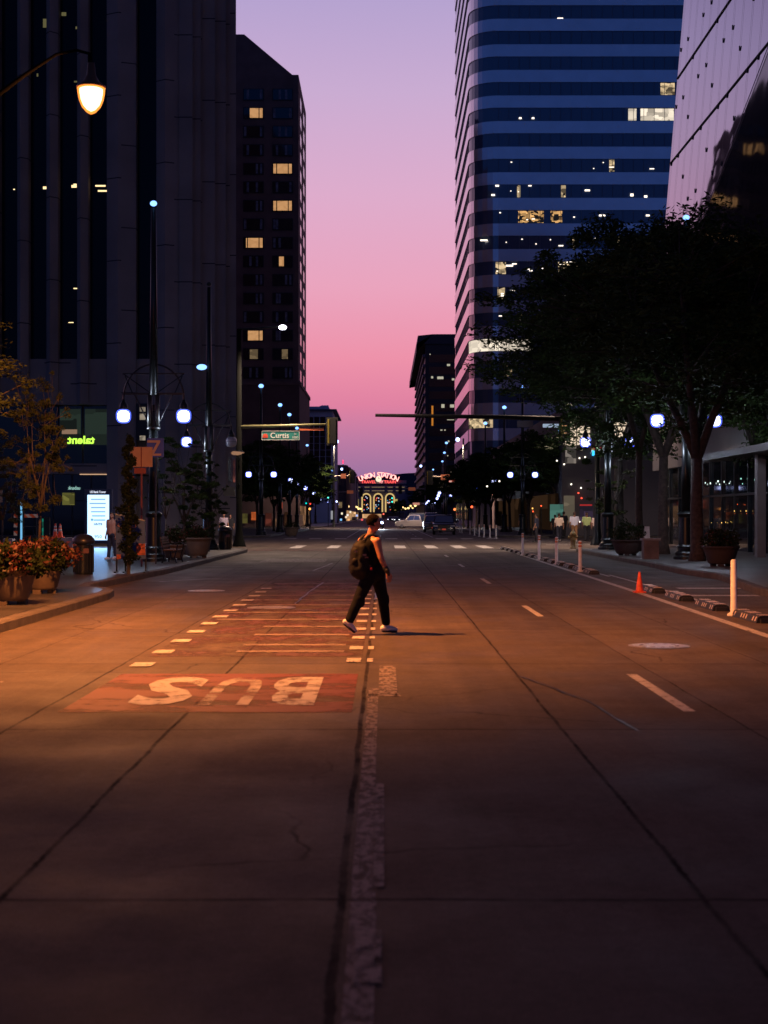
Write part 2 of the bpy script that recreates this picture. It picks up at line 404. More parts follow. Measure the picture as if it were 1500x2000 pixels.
E2L = [(-180, 112)]+arc(-12.2, 115, 3, -90, 0)+[(-9.2, 187)]+arc(-12.2, 187, 3, 0, 90)+[(-180, 190)]
E2R = [(180, 112)]+arc(12.0, 115, 3, -90, -180)+[(9.0, 187)]+arc(12, 187, 3, 180, 90)+[(180, 190)]
pavement('pavement', E2L, [], M_pave, 1); pavement('pavement', E2R, [], M_pave, -1)
E3L = [(-180, 206)]+arc(-12.2, 209, 3, -90, 0)+[(-9.2, 800), (-180, 800)]
E3R = [(180, 206)]+arc(12.0, 209, 3, -90, -180)+[(9.0, 800), (180, 800)]
pavement('pavement', E3L, [], M_pave, 1); pavement('pavement', E3R, [], M_pave, -1)

M_mark = worn_paint('road_paint_white', (0.46, 0.42, 0.39), 0.40, 9)
M_mark_old = worn_paint('road_paint_faded', (0.25, 0.20, 0.175), 0.47, 16, (1, .5, 1))
M_hatch = worn_paint('hatch_paint', (0.20, 0.155, 0.13), 0.43, 5, (.5, 1, 1))
M_red = worn_paint('bus_lane_red', (0.15, 0.026, 0.016), 0.445, 1.8, (.5, 1, 1))
M_red_old = worn_paint('bus_lane_red_faded', (0.085, 0.040, 0.032), 0.52, 1.3, (1, .6, 1))
Z1, Z2, Z3 = 0.004, 0.008, 0.012
w = MB()
for k in range(-1, 6):                                   # lane dashes on the right
    y = 12.36+11.7*k
    if y > 0 and y < 68: sheet(w, 2.60, 2.71, y, y+2.9, Z1)
for y in (3.6,): pass
def ribbon(mb, pts, wd, z):
    for (x0, y0), (x1, y1) in zip(pts[:-1], pts[1:]): mb.quad((x0-wd/2, y0, z), (x0+wd/2, y0, z), (x1+wd/2, y1, z), (x1-wd/2, y1, z))
ribbon(w, [(5.43, -10), (5.43, 20), (5.62, 30), (5.74, 40), (5.84, 50), (6.0, 62), (6.22, 74)], 0.16, Z1)
ribbon(w, [(6.1, 8), (6.2, 23), (6.45, 34), (6.5, 41)], 0.10, Z1)
ribbon(w, [(6.34, 40), (6.36, 50), (6.42, 62), (6.4, 74)], 0.10, Z1)
for i in range(24):                                      # short dashes at both sides of the bus lane
    y = 16.0+1.55*i
    if i < 12: sheet(w, -2.87, -2.63, y, y+0.42, Z3)
    if i < 11: sheet(w, -0.44, -0.27, y+.5, y+0.92, Z3); sheet(w, -0.20, -0.13, y+.5, y+0.9, Z3)
for k, px in enumerate((583, 653, 722, 781, 841, 894, 945)):   # ladder crossing, near side of Curtis
    x = gx(px, 79); sheet(w, x-.3, x+.3, 75.2, 82.2, Z1)
for i in range(9):
    x = -7.5+i*1.9; sheet(w, x, x+.9, 105.5, 108.5, Z1)
ribbon(w, [(-2.9, 112.5), (-2.9, 180)], 0.14, Z1); ribbon(w, [(-0.3, 117), (-0.3, 126)], 0.12, Z1)
for k in range(5): sheet(w, 2.6, 2.72, 118+k*12, 121+k*12, Z1)
ribbon(w, [(3.9, 114), (3.9, 186)], 0.12, Z1)
for k in range(3): sheet(w, -6.5, 6, 193.0+k*4, 193.4+k*4, Z1)
for k in range(5):                                       # crossings over the side street
    sheet(w, 9.6, 13.4, 84+k*5, 84.7+k*5, Z1); sheet(w, -12.4, -9.4, 84+k*5, 84.7+k*5, Z1)
sheet(w, 6.9, 8.6, 33.2, 33.7, Z1); sheet(w, 6.5, 8.0, 30.2, 30.6, Z1)    # cycle-lane marks
struct('lane_marking', w, M_mark)
o = MB()
for i, y in enumerate((17.7, 18.6, 20.2, 21.7, 23.2, 24.9, 27.0, 28.6, 30.3, 32.0, 33.8, 35.6)):
    sheet(o, -2.75+(i < 4)*.9, -0.5, y, y+0.24, Z2)
struct('hatched_marking', o, M_hatch); o = MB()
sheet(o, -4.6, -2.2, 52, 56.5, Z2)
sheet(o, -0.145, -0.035, 2.5, 6.5, Z1); sheet(o, -0.115, -0.01, 5.15, 5.8, Z3)
sheet(o, -0.15, -0.055, 6.5, 14, Z1); sheet(o, 0.10, 0.13, 13.4, 16, Z1); sheet(o, -0.16, .16, 13.4, 13.6, Z1); sheet(o, -0.052, 0.0, 6.5, 9.0, Z2); sheet(o, -.05, .1, 13.6, 16.1, Z1)
sheet(o, -5.4, -3.7, 11.6, 12.1, Z1); sheet(o, -4.9, -3.9, 12.6, 14.6, Z1)
struct('faded_marking', o, M_mark_old)
o = MB(); sheet(o, -2.82, -0.28, 12.3, 15.3, Z1); sheet(o, -9.0, 2.0, 70.6, 71.3, Z1); struct('bus_lane_patch', o, M_red)
o = MB(); sheet(o, -2.85, -0.26, 17.2, 38, Z1); struct('faded_bus_lane', o, M_red_old)
# BUS, painted to be read by traffic coming towards the camera
for ch, px0, px1, mt_ in (('B', 526, 622, worn_paint('bus_letter_paint', (0.50, 0.45, 0.40), 0.44, 5)), ('U', 410, 503, worn_paint('bus_letter_worn', (0.46, 0.38, 0.32), 0.485, 1.9)), ('S', 270, 384, MATS.get('x') or worn_paint('bus_letter_paint_s', (0.50, 0.45, 0.40), 0.41, 5))):
    vs, fs = textmesh(ch, 1.0, 0.03, 0); xs = [v[0] for v in vs]; ys = [v[1] for v in vs]; xa, xb = gx(px0, 13.7), gx(px1, 13.7)
    b = MB(); b.add([(xb-(v[0]-min(xs))/(max(xs)-min(xs))*(xb-xa)+.0, 14.95-(v[1]-min(ys))/(max(ys)-min(ys))*2.2, Z2) for v in vs], fs); struct('bus_lettering', b, mt_)
# tar seams and repair patches
t_ = MB(); rnd = random.Random(5)
def tar(pts, wd=0.035):
    pts2 = []
    for (x0, y0), (x1, y1) in zip(pts[:-1], pts[1:]):
        for i in range(8):
            f = i/8; pts2.append((x0+(x1-x0)*f+rnd.uniform(-.02, .02), y0+(y1-y0)*f+rnd.uniform(-.03, .03)))
    for (x0, y0), (x1, y1) in zip(pts2[:-1], pts2[1:]):
        d = Vector((x1-x0, y1-y0, 0)).normalized(); nn = Vector((-d.y, d.x, 0))*wd*rnd.uniform(.5, 1.1)
        t_.quad((x0-nn.x, y0-nn.y, Z3), (x0+nn.x, y0+nn.y, Z3), (x1+nn.x, y1+nn.y, Z3), (x1-nn.x, y1-nn.y, Z3))
tar([(-2.9, 25.6), (-2.0, 26.2), (-1.1, 25.4)]); tar([(-1.55, 36.2), (-1.7, 30), (-1.72, 27)], .025); tar([(-1.6, 36.3), (-0.6, 35.9)], .02)
tar([(-5.8, 36.6), (-4.6, 38.6), (-3.5, 38.9)], .04); tar([(-0.17, 34), (-0.2, 28)], .02); tar([(1.45, 15), (1.9, 12.8), (2.0, 11)], .012)
tar([(-2.2, 44), (-1.8, 52)], .03); tar([(-8, 70.2), (8, 70.2)], .08); tar([(-3.2, 43.5), (-1.4, 43.7)], .03)
struct('tar_seam', t_, mat('tar', (0.012, 0.011, 0.011), rough=0.35))
# manhole covers
def manhole(px, py, rad, label):
    y = gy(py); x = gx(px, y)
    t = thing('manhole_cover', label, 'manhole cover', (x, y, 0))
    m = MB(); m.lathe([(rad, 0), (rad, .006), (rad*.9, .006)], (x, y, 0.0), 32); m.build('rim', mat('iron_rim', (0.20, 0.19, 0.18), rough=.4, metal=.4), t)
    m = MB(); m.lathe([(rad*.87, 0), (rad*.87, .010), (rad*.2, .012)], (x, y, 0.0), 32)
    for a in range(12):
        c, s_ = math.cos(a*PI/6), math.sin(a*PI/6); m.cbox((x+c*rad*.6, y+s_*rad*.6, .013), (.05, .05, .006))
    m.build('lid', mat('iron_lid', (0.26, 0.24, 0.25), rough=.35, metal=.3, var=.3, vscale=14), t)
manhole(1287, 1262, 0.40, 'round iron manhole cover in the right lane behind the dashed line')
manhole(403, 1154, 0.42, 'round pale manhole cover near the left kerb, behind the bus lane')
manhole(530, 1187, 0.45, 'dark sunken manhole cover inside the striped bus lane')
# ------------------------------------------------------------ buildings
random.seed(3)
M_lens = glow('office_light', (1.0, 0.72, 0.36), 1.6)
M_dglass = glass('dark_glass', (0.004, 0.005, 0.008), rough=0.06, wave=0.05, spec=0.5)
# --- concrete tower across the side street, left
T = 114.0; kx = T/F
def TX(px): return gx(px, T)
def TZ(py): return gz(py, T)
M_tc = mat('tower_concrete', (0.30, 0.245, 0.225), rough=0.85, var=0.18, vscale=0.25, bump=0.15, bscale=8)
def joints(m, every=6.6):        # dark horizontal joints between cast panels
    t = m.node_tree; b = t.nodes['Principled BSDF']; l = t.links
    g = t.nodes.new('ShaderNodeNewGeometry'); s = t.nodes.new('ShaderNodeSeparateXYZ'); l.new(g.outputs['Position'], s.inputs[0])
    n = t.nodes.new('ShaderNodeTexWhiteNoise'); n.noise_dimensions = '1D'; fl = t.nodes.new('ShaderNodeMath'); fl.operation = 'FLOOR'
    dv = t.nodes.new('ShaderNodeMath'); dv.operation = 'DIVIDE'; dv.inputs[1].default_value = 2.1; l.new(s.outputs['X'], dv.inputs[0]); l.new(dv.outputs[0], fl.inputs[0]); l.new(fl.outputs[0], n.inputs['W'])
    a = t.nodes.new('ShaderNodeMath'); a.operation = 'MULTIPLY_ADD'; l.new(n.outputs['Value'], a.inputs[0]); a.inputs[1].default_value = every; l.new(s.outputs['Z'], a.inputs[2])
    mo = t.nodes.new('ShaderNodeMath'); mo.operation = 'FLOORED_MODULO'; l.new(a.outputs[0], mo.inputs[0]); mo.inputs[1].default_value = every
    lt = t.nodes.new('ShaderNodeMath'); lt.operation = 'LESS_THAN'; l.new(mo.outputs[0], lt.inputs[0]); lt.inputs[1].default_value = 0.09
    mxx = t.nodes.new('ShaderNodeMix'); mxx.data_type = 'RGBA'; l.new(lt.outputs[0], mxx.inputs[0])
    src = b.inputs['Base Color'].links[0].from_socket; l.new(src, mxx.inputs[6]); mxx.inputs[7].default_value = (0.04, 0.035, 0.04, 1)
    l.new(mxx.outputs[2], b.inputs['Base Color'])
joints(M_tc)
tw = thing('office_tower', 'tall dark concrete office tower with vertical piers, across the side street on the left', 'office tower', (TX(461), T, 0))
ZT = 66.0
plan = [(-60, T+74), (-60, T+1.3), (TX(350), T+1.3), (TX(350), T)]
for px, d in ((376, 0), (376, .5), (392, .5), (392, 1.0), (420, 1.0), (420, 1.6), (441, 1.6), (441, 2.3), (461, 2.3)): plan.append((gx(px, T+d), T+d))
plan += [(gx(460.5, T+74), T+74)]
m = MB(); m.prism(plan, 0.15, ZT)
# stepped right-hand corner, each step a little farther back
steps = [(350, 376, 0.0), (376, 392, 0.5), (392, 420, 1.0), (420, 441, 1.6), (441, 461, 2.3)]
m.box(-60, TX(305), T+.35, T+1.29, TZ(790), TZ(700))          # wall above the window strip
m.box(-60, TX(305), T+.35, T+1.29, TZ(925), TZ(905))          # band over the ground floor
m.build('wall', M_tc, tw)
for a, b_ in ((-78, -56), (-24, -2), (33, 55), (90, 113), (150, 172), (208, 265), (305, 350)):
    p = MB(); x0, x1 = TX(a), TX(b_); xm = x0+(x1-x0)*.42
    zb = TZ(790) if b_ < 200 else 0.15
    p.prism([(x0, T+1.29), (x0, T+.1), (xm, T-.42), (x1, T+.1), (x1, T+1.29)], zb, ZT)
    p.build('pier', M_tc, tw)
gl = MB()
for a, b_ in ((-56, -24), (-2, 33), (55, 90), (113, 150), (172, 208), (265, 305)): gl.box(TX(a), TX(b_), T+.9, T+1.1, TZ(700), ZT-.5)
gl.build('window', glass('tower_glass', (0.003, 0.003, 0.004), rough=0.2, spec=0.15), tw)
for px, py, w_, s_ in ((85, 362, 12, 5), (140, 359, 10, 5), (192, 358, 20, 3), (198, 368, 22, 3), (142, 355, 6, 2), (120, 20, 9, 7), (146, 47, 6, 5), (83, 38, 8, 17), (68, 140, 3, 6), (144, 153, 8, 3), (145, 560, 12, 2), (134, 627, 10, 1.5), (22, 365, 3, 2)):
    q = MB(); q.cbox((TX(px), T+.86, TZ(py)), (w_*kx, .04, s_*kx)); q.build('ceiling_light', M_lens if s_ < 7 and py > 300 else glow('dim_office', (.30, .27, .12), .35), tw)
for a, b_ in ((-60, -10), (-8, 52), (54, 108), (110, 155), (159, 211)):
    q = MB(); q.box(TX(a), TX(b_), T+.95, T+1.1, TZ(904), TZ(791)); wn = q.build('window', glass('tinted_glass', (.012, .02, .018), rough=.08, spec=.5), tw)
    if a > 100:
        q = MB(); q.box(TX(a+2), TX(b_-2), T+.90, T+.94, TZ(868), TZ(797)); q.build('pane', lit_room('green_office', (.045, .07, .055), .4, .35, .25), wn)
q = MB(); q.cbox((TX(131), T+.86, TZ(842)), (30*kx, .03, 9*kx)); q.build('notice', glow('warm_sign', (.45, .28, .18), .55), tw)
wn = None
q = MB(); q.box(TX(266), TX(291), T-.02, T+.3, TZ(860), TZ(788)); wn = q.build('window', mat('frame_dark', (.02, .02, .02), rough=.5), tw)
for a, b_ in ((795, 806), (808, 822), (851, 862)):
    q = MB(); q.box(TX(273), TX(284), T-.06, T-.025, TZ(b_-2), TZ(a)); q.build('pane', lit_room('warm_pane', (.6, .5, .38), .5, .6, .5), wn)
sg = MB(); word(sg, 'talent', TX(127), TX(181), TZ(866), TZ(850), T+.84, True, .05, .03); sg.build('sign_lettering', glow('green_neon', (.5, 1.0, .08), 1.5), tw)
sg = MB(); word(sg, 'usbank', TX(128), TX(152), TZ(956), TZ(949), T+.84, True, .05, .01); sg.build('sign_lettering', glow('pale_neon', (.5, .9, .8), .6), tw)
sf = MB(); sf.box(-58, TX(211), T+1.0, T+1.15, .16, TZ(926)); sf.build('storefront', glass('shop_glass', (.006, .008, .011), rough=.05, spec=.6), tw)
sf = MB()
for i in range(16): x = TX(211)-i*1.55; sf.box(x-.05, x+.05, T+.9, T+1.0, .16, TZ(926))
sf.box(-58, TX(211), T+.88, T+.98, 2.9, 3.0); sf.build('mullion', mat('mullion_metal', (.03, .032, .035), rough=.4, metal=.5), tw)
sf = MB(); sf.box(TX(154), TX(210), T+.3, T+.4, TZ(927), TZ(925.4)); sf.build('soffit_light', glow('soffit', (1, .6, .35), .7), tw)
sf = MB(); sf.cbox((TX(129), T+.84, TZ(974)), (24*kx, .04, 24*kx)); sf.build('lobby_screen', lit_room('lobby_art', (.35, .33, .08), .45, .9, .35), tw)

# --- brick hotel beyond the next street, left
H = 208.0; hk = H/F
def HX(px): return gx(px, H)
def HZ(py): return gz(py, H)
M_brick = mat('brown_brick', (0.15, 0.10, 0.095), rough=0.85, var=0.2, vscale=0.5)
M_brick_side = M_brick
ht = thing('hotel', 'dark brown brick hotel tower with sloping top and a few lit rooms', 'hotel', (HX(583), H, 0))
m = MB(); m.slab([(HX(300), HZ(752)), (HX(583), HZ(752)), (HX(583), HZ(146)), (HX(571), HZ(146)), (HX(477), HZ(67)), (HX(300), HZ(67))], H, H+20); m.build('wall', M_brick, ht)
m = MB(); m.box(HX(300), -12.35, H-.25, H+28, .15, HZ(752)-.01); m.build('podium', mat('podium_brick', (0.11, 0.07, 0.07), rough=.85, var=.2, vscale=.6), ht)
for a, b2, y0, y1, c_, s_ in ((474, 484, 1003, 1022, (.5, .42, .12), .16), (491, 503, 1000, 1016, (1, .2, .05), .45), (519, 531, 1002, 1040, (.5, .12, .08), .25), (545, 552, 977, 993, (1, .18, .10), .4), (556, 566, 1000, 1034, (.5, .2, .1), .15), (580, 592, 1006, 1032, (.5, .26, .2), .28), (536, 540, 1012, 1030, (1, .5, .25), .3), (508, 514, 1012, 1016, (1, .7, .5), .6)):
    q = MB(); q.box(HX(a), HX(b2), H-.40, H-.34, max(.3, HZ(y1)), HZ(y0)); q.build('shop_window', lit_room('podium_%d' % a, c_, s_, .9, .3), ht)
q = MB(); q.box(-12.34, -12.28, H+1, H+27, .3, 3.2); q.build('storefront', lit_room('podium_side', (1, .5, .25), .3, .5, .0), ht)
m = MB(); m.box(HX(300), -12.2, H-.4, H+28.2, HZ(752), HZ(752)+.5); m.build('cornice', M_brick, ht)
lit = {(0, 222): (.3, 1.0), (1, 331): (0, 1), (1, 403): (0, 1), (0, 476): (0.1, 1), (1, 512): (.3, .58), (0, 657): (.15, 1), (0, 692): (.3, .75), (1, 692): (.45, .8)}
M_room = lit_room('hotel_room', (1.0, .52, .22), .58, 1.4, .62, (.5, .22, .08))
M_roomd = lit_room('hotel_room_dim', (.55, .38, .2), .32, 1.4, .5)
M_wf = mat('window_frame', (.015, .015, .018), rough=.5)
M_hg = glass('hotel_glass', (.006, .009, .016), rough=.08, spec=.5)
M_cur = mat('curtain', (.16, .18, .24), rough=.8, var=.5, vscale=2)
for r_ in range(16):
    py = 185+36.2*r_
    for c_ in range(-3, 2):
        cx = 495+c_*57 if c_ <= 0 else 552
        w_ = 37*hk; x0 = HX(cx)-w_/2
        fr = MB(); z0, z1 = HZ(py+10), HZ(py-10)
        fr.box(x0-.12, x0+w_+.12, H-.10, H-.004, z0-.12, z1+.12); f = fr.build('window', M_wf, ht)
        key = (c_, [k for k in (222, 331, 403, 476, 512, 657, 692) if abs(k-py) < 4][0]) if [k for k in (222, 331, 403, 476, 512, 657, 692) if abs(k-py) < 4] else None
        g_ = MB(); g_.box(x0, x0+w_, H-.14, H-.105, z0, z1); g_.build('pane', M_hg, f)
        if c_ < 0: continue
        if key in lit:
            a, b2 = lit[key]; g_ = MB()
            for u0, u1 in ((0, .18), (.2, .79), (.81, 1)):
                u0_, u1_ = max(u0, a), min(u1, b2)
                if u1_-u0_ > .04: g_.box(x0+w_*u0_+.04, x0+w_*u1_-.04, H-.17, H-.145, z0+.05, z1-.05)
            g_.build('lit_curtain', M_roomd if py > 680 else M_room, f)
        else:
            g_ = MB()
            for u0 in random.sample([0, .14, .28, .62, .84], 2): g_ = MB(); g_.box(x0+w_*u0+.02, x0+w_*(u0+.13), H-.17, H-.145, z0+.05, z1-.05); g_.build('curtain', M_cur, f)
for r_ in range(16):                                         # the narrow street side
    py = 250+33.5*r_
    for dy in (5.5, 13.5):
        q = MB(); z = HZ(185+36.2*r_)
        q.box(HX(583)+.004, HX(583)+.02, H+dy-1.5, H+dy+1.5, z-.8, z+.8); f = q.build('window', glass('side_glass', (.03, .03, .04), rough=.1, spec=1), ht)
# --- white block farther left, with penthouse
def box_building(name, label, x0, x1, y0, y1, z1, m_, wins=(), zbase=0.15):
    t = thing(name, label, 'building', ((x0+x1)/2, y0, 0)); b = MB(); b.box(x0, x1, y0, y1, zbase, z1); b.build('wall', m_, t); return t
B = 340.0
wb = thing('apartment_block', 'pale multi-storey block with flat overhanging roof and small dark windows, left of the far street', 'building', (gx(650, B), B, 0))
M_pale = mat('pale_render', (.55, .53, .60), rough=.8, var=.15, vscale=.2)
b = MB(); b.box(-42, gx(650, B), B, B+36, .15, gz(803, B)); b.build('wall', M_pale, wb)
b = MB(); b.box(-42, gx(651, B)+.8, B-1.0, B+37, gz(802.5, B), gz(799.5, B)); b.build('roof', mat('roof_edge', (.12, .12, .16), rough=.7), wb)
b = MB(); b.box(-40, gx(641, B), B+3, B+22, gz(799.5, B), gz(792, B)); b.box(gx(623, B), gx(640, B), B+4, B+16, gz(792, B), gz(790, B))
for px in (627, 632, 637): b.cbox((gx(px, B), B+8, gz(789, B)), (.5, .5, .6))
b.build('penthouse', mat('blue_render', (.40, .50, .72), rough=.8), wb)
for r_ in range(12):
    for c_ in range(4):
        x = gx(642-c_*11.5, B); z = gz(820+13*r_, B)
        if z < 2: continue
        q = MB(); q.box(x-.65, x+.55, B-.06, B-.01, z-.8, z+.7); q.build('window', M_hg, wb)
# --- row of small brick buildings after it
for i, (x0, px, Y, top, cc) in enumerate(((660, 676, 420, 908, (.05, .035, .045)), (0, 682, 470, 912, (.10, .05, .06)), (0, 687, 520, 916, (.06, .045, .06)), (0, 692, 590, 921, (.07, .05, .07)), (0, 697, 680, 938, (.05, .04, .06)))):
    X = gx(px, Y); t = thing('brick_building', ('tall dark brick building right after the pale block, far left side', 'narrow red brick building, second after the pale block on the left', 'dark brick building in the middle of the far left row', 'low brick building near the end of the far left row', 'lowest building at the end of the left row, beside the station')[i], 'building', (X, Y, 0))
    b = MB(); b.box(X-22, X, Y, Y+38, .15, gz(top, Y)); b.box(X-20, X-6, Y+6, Y+20, gz(top, Y), gz(top, Y)+2); b.build('wall', mat('far_brick', cc, rough=.9, var=.2, vscale=.3) if False else mat('far_brick_%d' % i, cc, rough=.9, var=.2, vscale=.3), t)
    b = MB(); b.box(X-22.2, X+.4, Y-.3, Y+38.2, gz(top, Y)-.8, gz(top, Y)-.1); b.build('cornice', mat('cornice_stone', (.12, .09, .09), rough=.8), t)
    for r_ in range(5):
        for c_ in range(3):
            z = 5+r_*3.4
            if z > gz(top, Y)-2: continue
            b = MB(); b.box(X-2.6-c_*3, X-1.2-c_*3, Y-.05, Y-.005, z-.9, z+.9); b.build('window', M_hg if (r_+c_+i) % 4 else M_roomd, t)
    b = MB(); b.box(X+.005, X+.10, Y+1, Y+37, .3, 3.4); b.build('storefront', lit_room('shop_strip', (1, .55, .25), .7, .25, .05), t)
# --- striped office tower, right
G = 216.0
def outline(o):       # plan: street side, rounded corner, front
    x0, y0 = 13.17, G; r = 4.2
    pts = [(x0-o, y0+46+o), (x0-o, y0+r)]
    pts += [(x0+r-(r+o)*math.cos(a*PI/2/8), y0+r-(r+o)*math.sin(a*PI/2/8)) for a in range(1, 9)]
    pts += [(52+o, y0-o), (52+o, y0+46+o)]
    return pts
gt = thing('striped_office_tower', 'tall blue office tower with rounded corner and alternating window and wall bands', 'office tower', (13.17, G, 0))
M_sp = mat('spandrel', (0.84, 0.78, 0.80), rough=0.2, metal=0.72, var=.06, vscale=.4)
M_gw = glass('tower_window', (.07, .11, .19), rough=.05, wave=.012, wscale=.5, spec=.9, metal=.10)
M_mu = mat('tower_mullion', (.12, .13, .18), rough=.4, metal=.4)
FH = 3.885; zt = gz(10.8, G); nfl = 22
def band(pts, z0, z1, closed=False):
    n = len(pts); vs = [(x, y, z0) for x, y in pts]+[(x, y, z1) for x, y in pts]
    return vs, [(i, i+1, n+i+1, n+i) for i in range(n-1)]
for i in range(-5, 19):
    ztop = zt-i*FH; zb = ztop-2.04
    if zb < 9: break
    q = MB(); q.cur = 0; q.add(*band(outline(0), zb-.02, ztop+.02)); q.cur = 1
    for k in range(22):
        x = 17.4+k*1.575
        q.box(x-.035, x+.035, G-.05, G+.01, zb, ztop)
    for k in range(28):
        y = G+4.2+k*1.5; q.box(13.13, 13.18, y-.035, y+.035, zb, ztop)
    q.build('window_band', [M_gw, M_mu], gt, label=None)
    q = MB(); q.prism(outline(.14), ztop, zb+FH); q.build('spandrel', M_sp, gt, smooth=False)
b = MB(); b.prism(outline(-.6), .15, 12); b.box(12.9, 13.2, G+4, G+45, 9.2, 12.0)
b.build('base', mat('tower_base', (.30, .26, .30), rough=.5, var=.2, vscale=.3), gt)
for i in range(7):
    q = MB(); q.box(13.05, 13.6, G+5+i*5.6, G+8+i*5.6, 1, 8.6); q.build('base_window', M_gw, gt)
def G_floor(i): return zt-i*FH-2.04, zt-i*FH
M_of = [lit_room('office_warm', (1, .74, .42), .8, 1.3, 0.0), lit_room('office_bright', (1, .86, .68), 1.1, .8, .35), lit_room('office_gold', (1, .55, .2), .9, 1.7, -.5)]
M_refl = lit_room('rosy_reflection', (.20, .10, .12), .8, .42, 0.0)  # rosy reflections painted as emission; no window picks it
lits = [(4, 1227, 1243, 1), (4, 1251, 1316, 1), (8, 1012, 1062, 2), (8, 1075, 1098, 2), (8, 1040, 1050, 2), (9, 1118, 1126, 0), (12, 1052, 1062, 0), (14, 985, 1000, 0), (6, 1190, 1200, 0), (9, 1205, 1222, 0), (7, 1010, 1016, 0), (11, 1075, 1082, 0), (10, 968, 988, 0), (10, 1090, 1150, 0), (11, 972, 986, 0), 
        (13, 919, 1040, 1), (16, 921, 944, 0), (12, 1010, 1020, 0), (7, 1095, 1105, 0), (3, 1290, 1318, 0)]
for i, a, b_, k in lits:
    z0, z1 = G_floor(i); q = MB(); x0, x1 = gx(a, G), gx(b_, G)
    if a < 960:
        pts = [p for p in outline(.03) if p[1] < G+6 and p[1] > G-1]
        if b_ < 960: pts = [p for p in pts if p[0] < 17.3]
        pts = [p for p in pts if p[0] < 20]
        if b_ > 960: pts.append((x1, G-.03))
        q.add(*band(pts, z0+.1, z1-.1))
    else: q.box(x0, x1, G-.045, G-.02, z0+.12, z1-.12)
    q.build('lit_window', M_of[k] if k < 3 else M_refl, gt)
dots = [(0, 1094, 36, 11, 2), (2, 1015, 0, 0, 0), (4, 1016, 231, 5, 3), (4, 1041, 231, 5, 3), (7, 971, 363, 7, 3), (7, 963, 381, 7, 3), (7, 1035, 363, 6, 2), (7, 1147, 372, 10, 3), (7, 1234, 381, 6, 5), (7, 1261, 384, 6, 4), (8, 1176, 421, 12, 3), (8, 1265, 421, 7, 3), (9, 945, 469.5, 14, 3),
        (10, 995, 519, 14, 3), (10, 1060, 524, 8, 3), (10, 1096, 516, 10, 2), (10, 1110, 512, 14, 2), (11, 981, 578, 6, 8), (11, 981, 574, 5, 3), (12, 1015, 623, 5, 3)]
rq = random.Random(77)
for k in range(38):
    i = rq.choice([6, 7, 8, 8, 9, 10, 10, 11, 12]); px = rq.uniform(970, 1290-(i-6)*28); z0, z1 = G_floor(i)
    dots.append((i, px, 1008+(CAM_H-(z0+rq.uniform(.5, 1.7)))/G*F, rq.choice([2, 3, 6, 9]), rq.choice([1.5, 2])))
for i, px, py, w_, h_ in dots:
    if not w_: continue
    q = MB(); q.cbox((gx(px, G), G-.10, gz(py, G)), (w_*G/F, .04, h_*G/F)); q.build('ceiling_light', glow('office_white', (1, .85, .7), 2.2), gt)
# --- dark block behind it
D = 400.0
db = thing('dark_office_block', 'dark flat-topped office block with stepped balconies, behind the striped tower', 'office block', (11.5, D, 0))
M_db = mat('dark_facade', (.035, .028, .034), rough=.6, var=.2, vscale=.1)
b = MB(); b.box(11.6, 40, D, D+110, .15, gz(672, D)); b.build('wall', M_db, db)
b = MB(); b.slab([(gx(815, D)-.2, gz(672, D)), (40, gz(672, D)), (40, gz(653, D)), (gx(845, D), gz(653, D)), (gx(816, D), gz(656, D)), (gx(813, D), gz(688, D))], D-.5, D+112); b.build('parapet', mat('dark_parapet', (.04, .035, .05), rough=.6), db)
for i in range(40):
    z = gz(690, D)-i*1.38-1
    if z < 3: break
    if i % 2: continue
    q = MB(); q.box(10.9, 11.6, D-.3, D+108, z, z+.7); q.build('balcony', mat('balcony_slab', (.16, .12, .16), rough=.7), db)
for i in range(11):
    z = gz(700+24*i, D)
    if z < 3: break
    q = MB(); q.box(12.6, 36, D-.1, D-.02, z-1.1, z+1.1); q.build('window_band', glass('block_glass', (.005, .005, .007), rough=.2, spec=.3), db)
for px, py, w_, h_ in ((876, 713, 6, 4), (844, 737, 4, 4), (860, 738, 12, 5), (885, 741, 5, 4), (865, 793, 6, 7), (883, 793, 8, 6), (862, 840, 4, 2), (869, 840, 3, 2), (880, 820, 14, 1.2), (840, 692, 2, 2), (876, 862, 3, 3), (874, 890, 3, 2)):
    q = MB(); q.cbox((gx(px, D), D-.16, gz(py, D)), (w_*D/F, .05, h_*D/F)); q.build('lit_window', glow('far_office', (.85, .8, .6), .55), db)
q = MB(); q.cbox((gx(844.5, D), D-.2, gz(812, D)), (.5, .1, 5.6)); q.build('sign_strip', glow('amber_strip', (1, .35, .05), .5), db)
# --- low retail block beyond the side street, right
rb = thing('retail_block', 'low glass-fronted shop building with bright upper windows, half hidden behind trees on the right', 'building', (14.5, 116, 0))
b = MB(); b.box(14.5, 60, 116, 188, .15, 10.5); b.build('wall', mat('retail_wall', (.10, .09, .09), rough=.7, var=.2, vscale=.3), rb)
R_ = 116.0
def rwin(a, b_, y0, y1, m_, d=.1, nm='window'):
    q = MB(); q.box(gx(a, R_), gx(b_, R_), R_-d, R_-d+.05, gz(y1, R_), gz(y0, R_)); return q.build(nm, m_, rb)
M_warmw = lit_room('shop_white', (1.0, .80, .58), .95, .22, .72, (.6, .45, .32))
rwin(1104, 1125, 822, 870, M_warmw, nm='lit_window'); rwin(1127, 1152, 832, 869, M_warmw, nm='lit_window'); rwin(1104, 1125, 872, 905, lit_room('shop_grey', (.5, .42, .36), .6, .8, .1), nm='lit_window')
rwin(1199, 1232, 825, 854, M_warmw, nm='lit_window'); rwin(1210, 1230, 858, 876, glow('blue_window', (.05, .15, .3), .5), nm='lit_window')
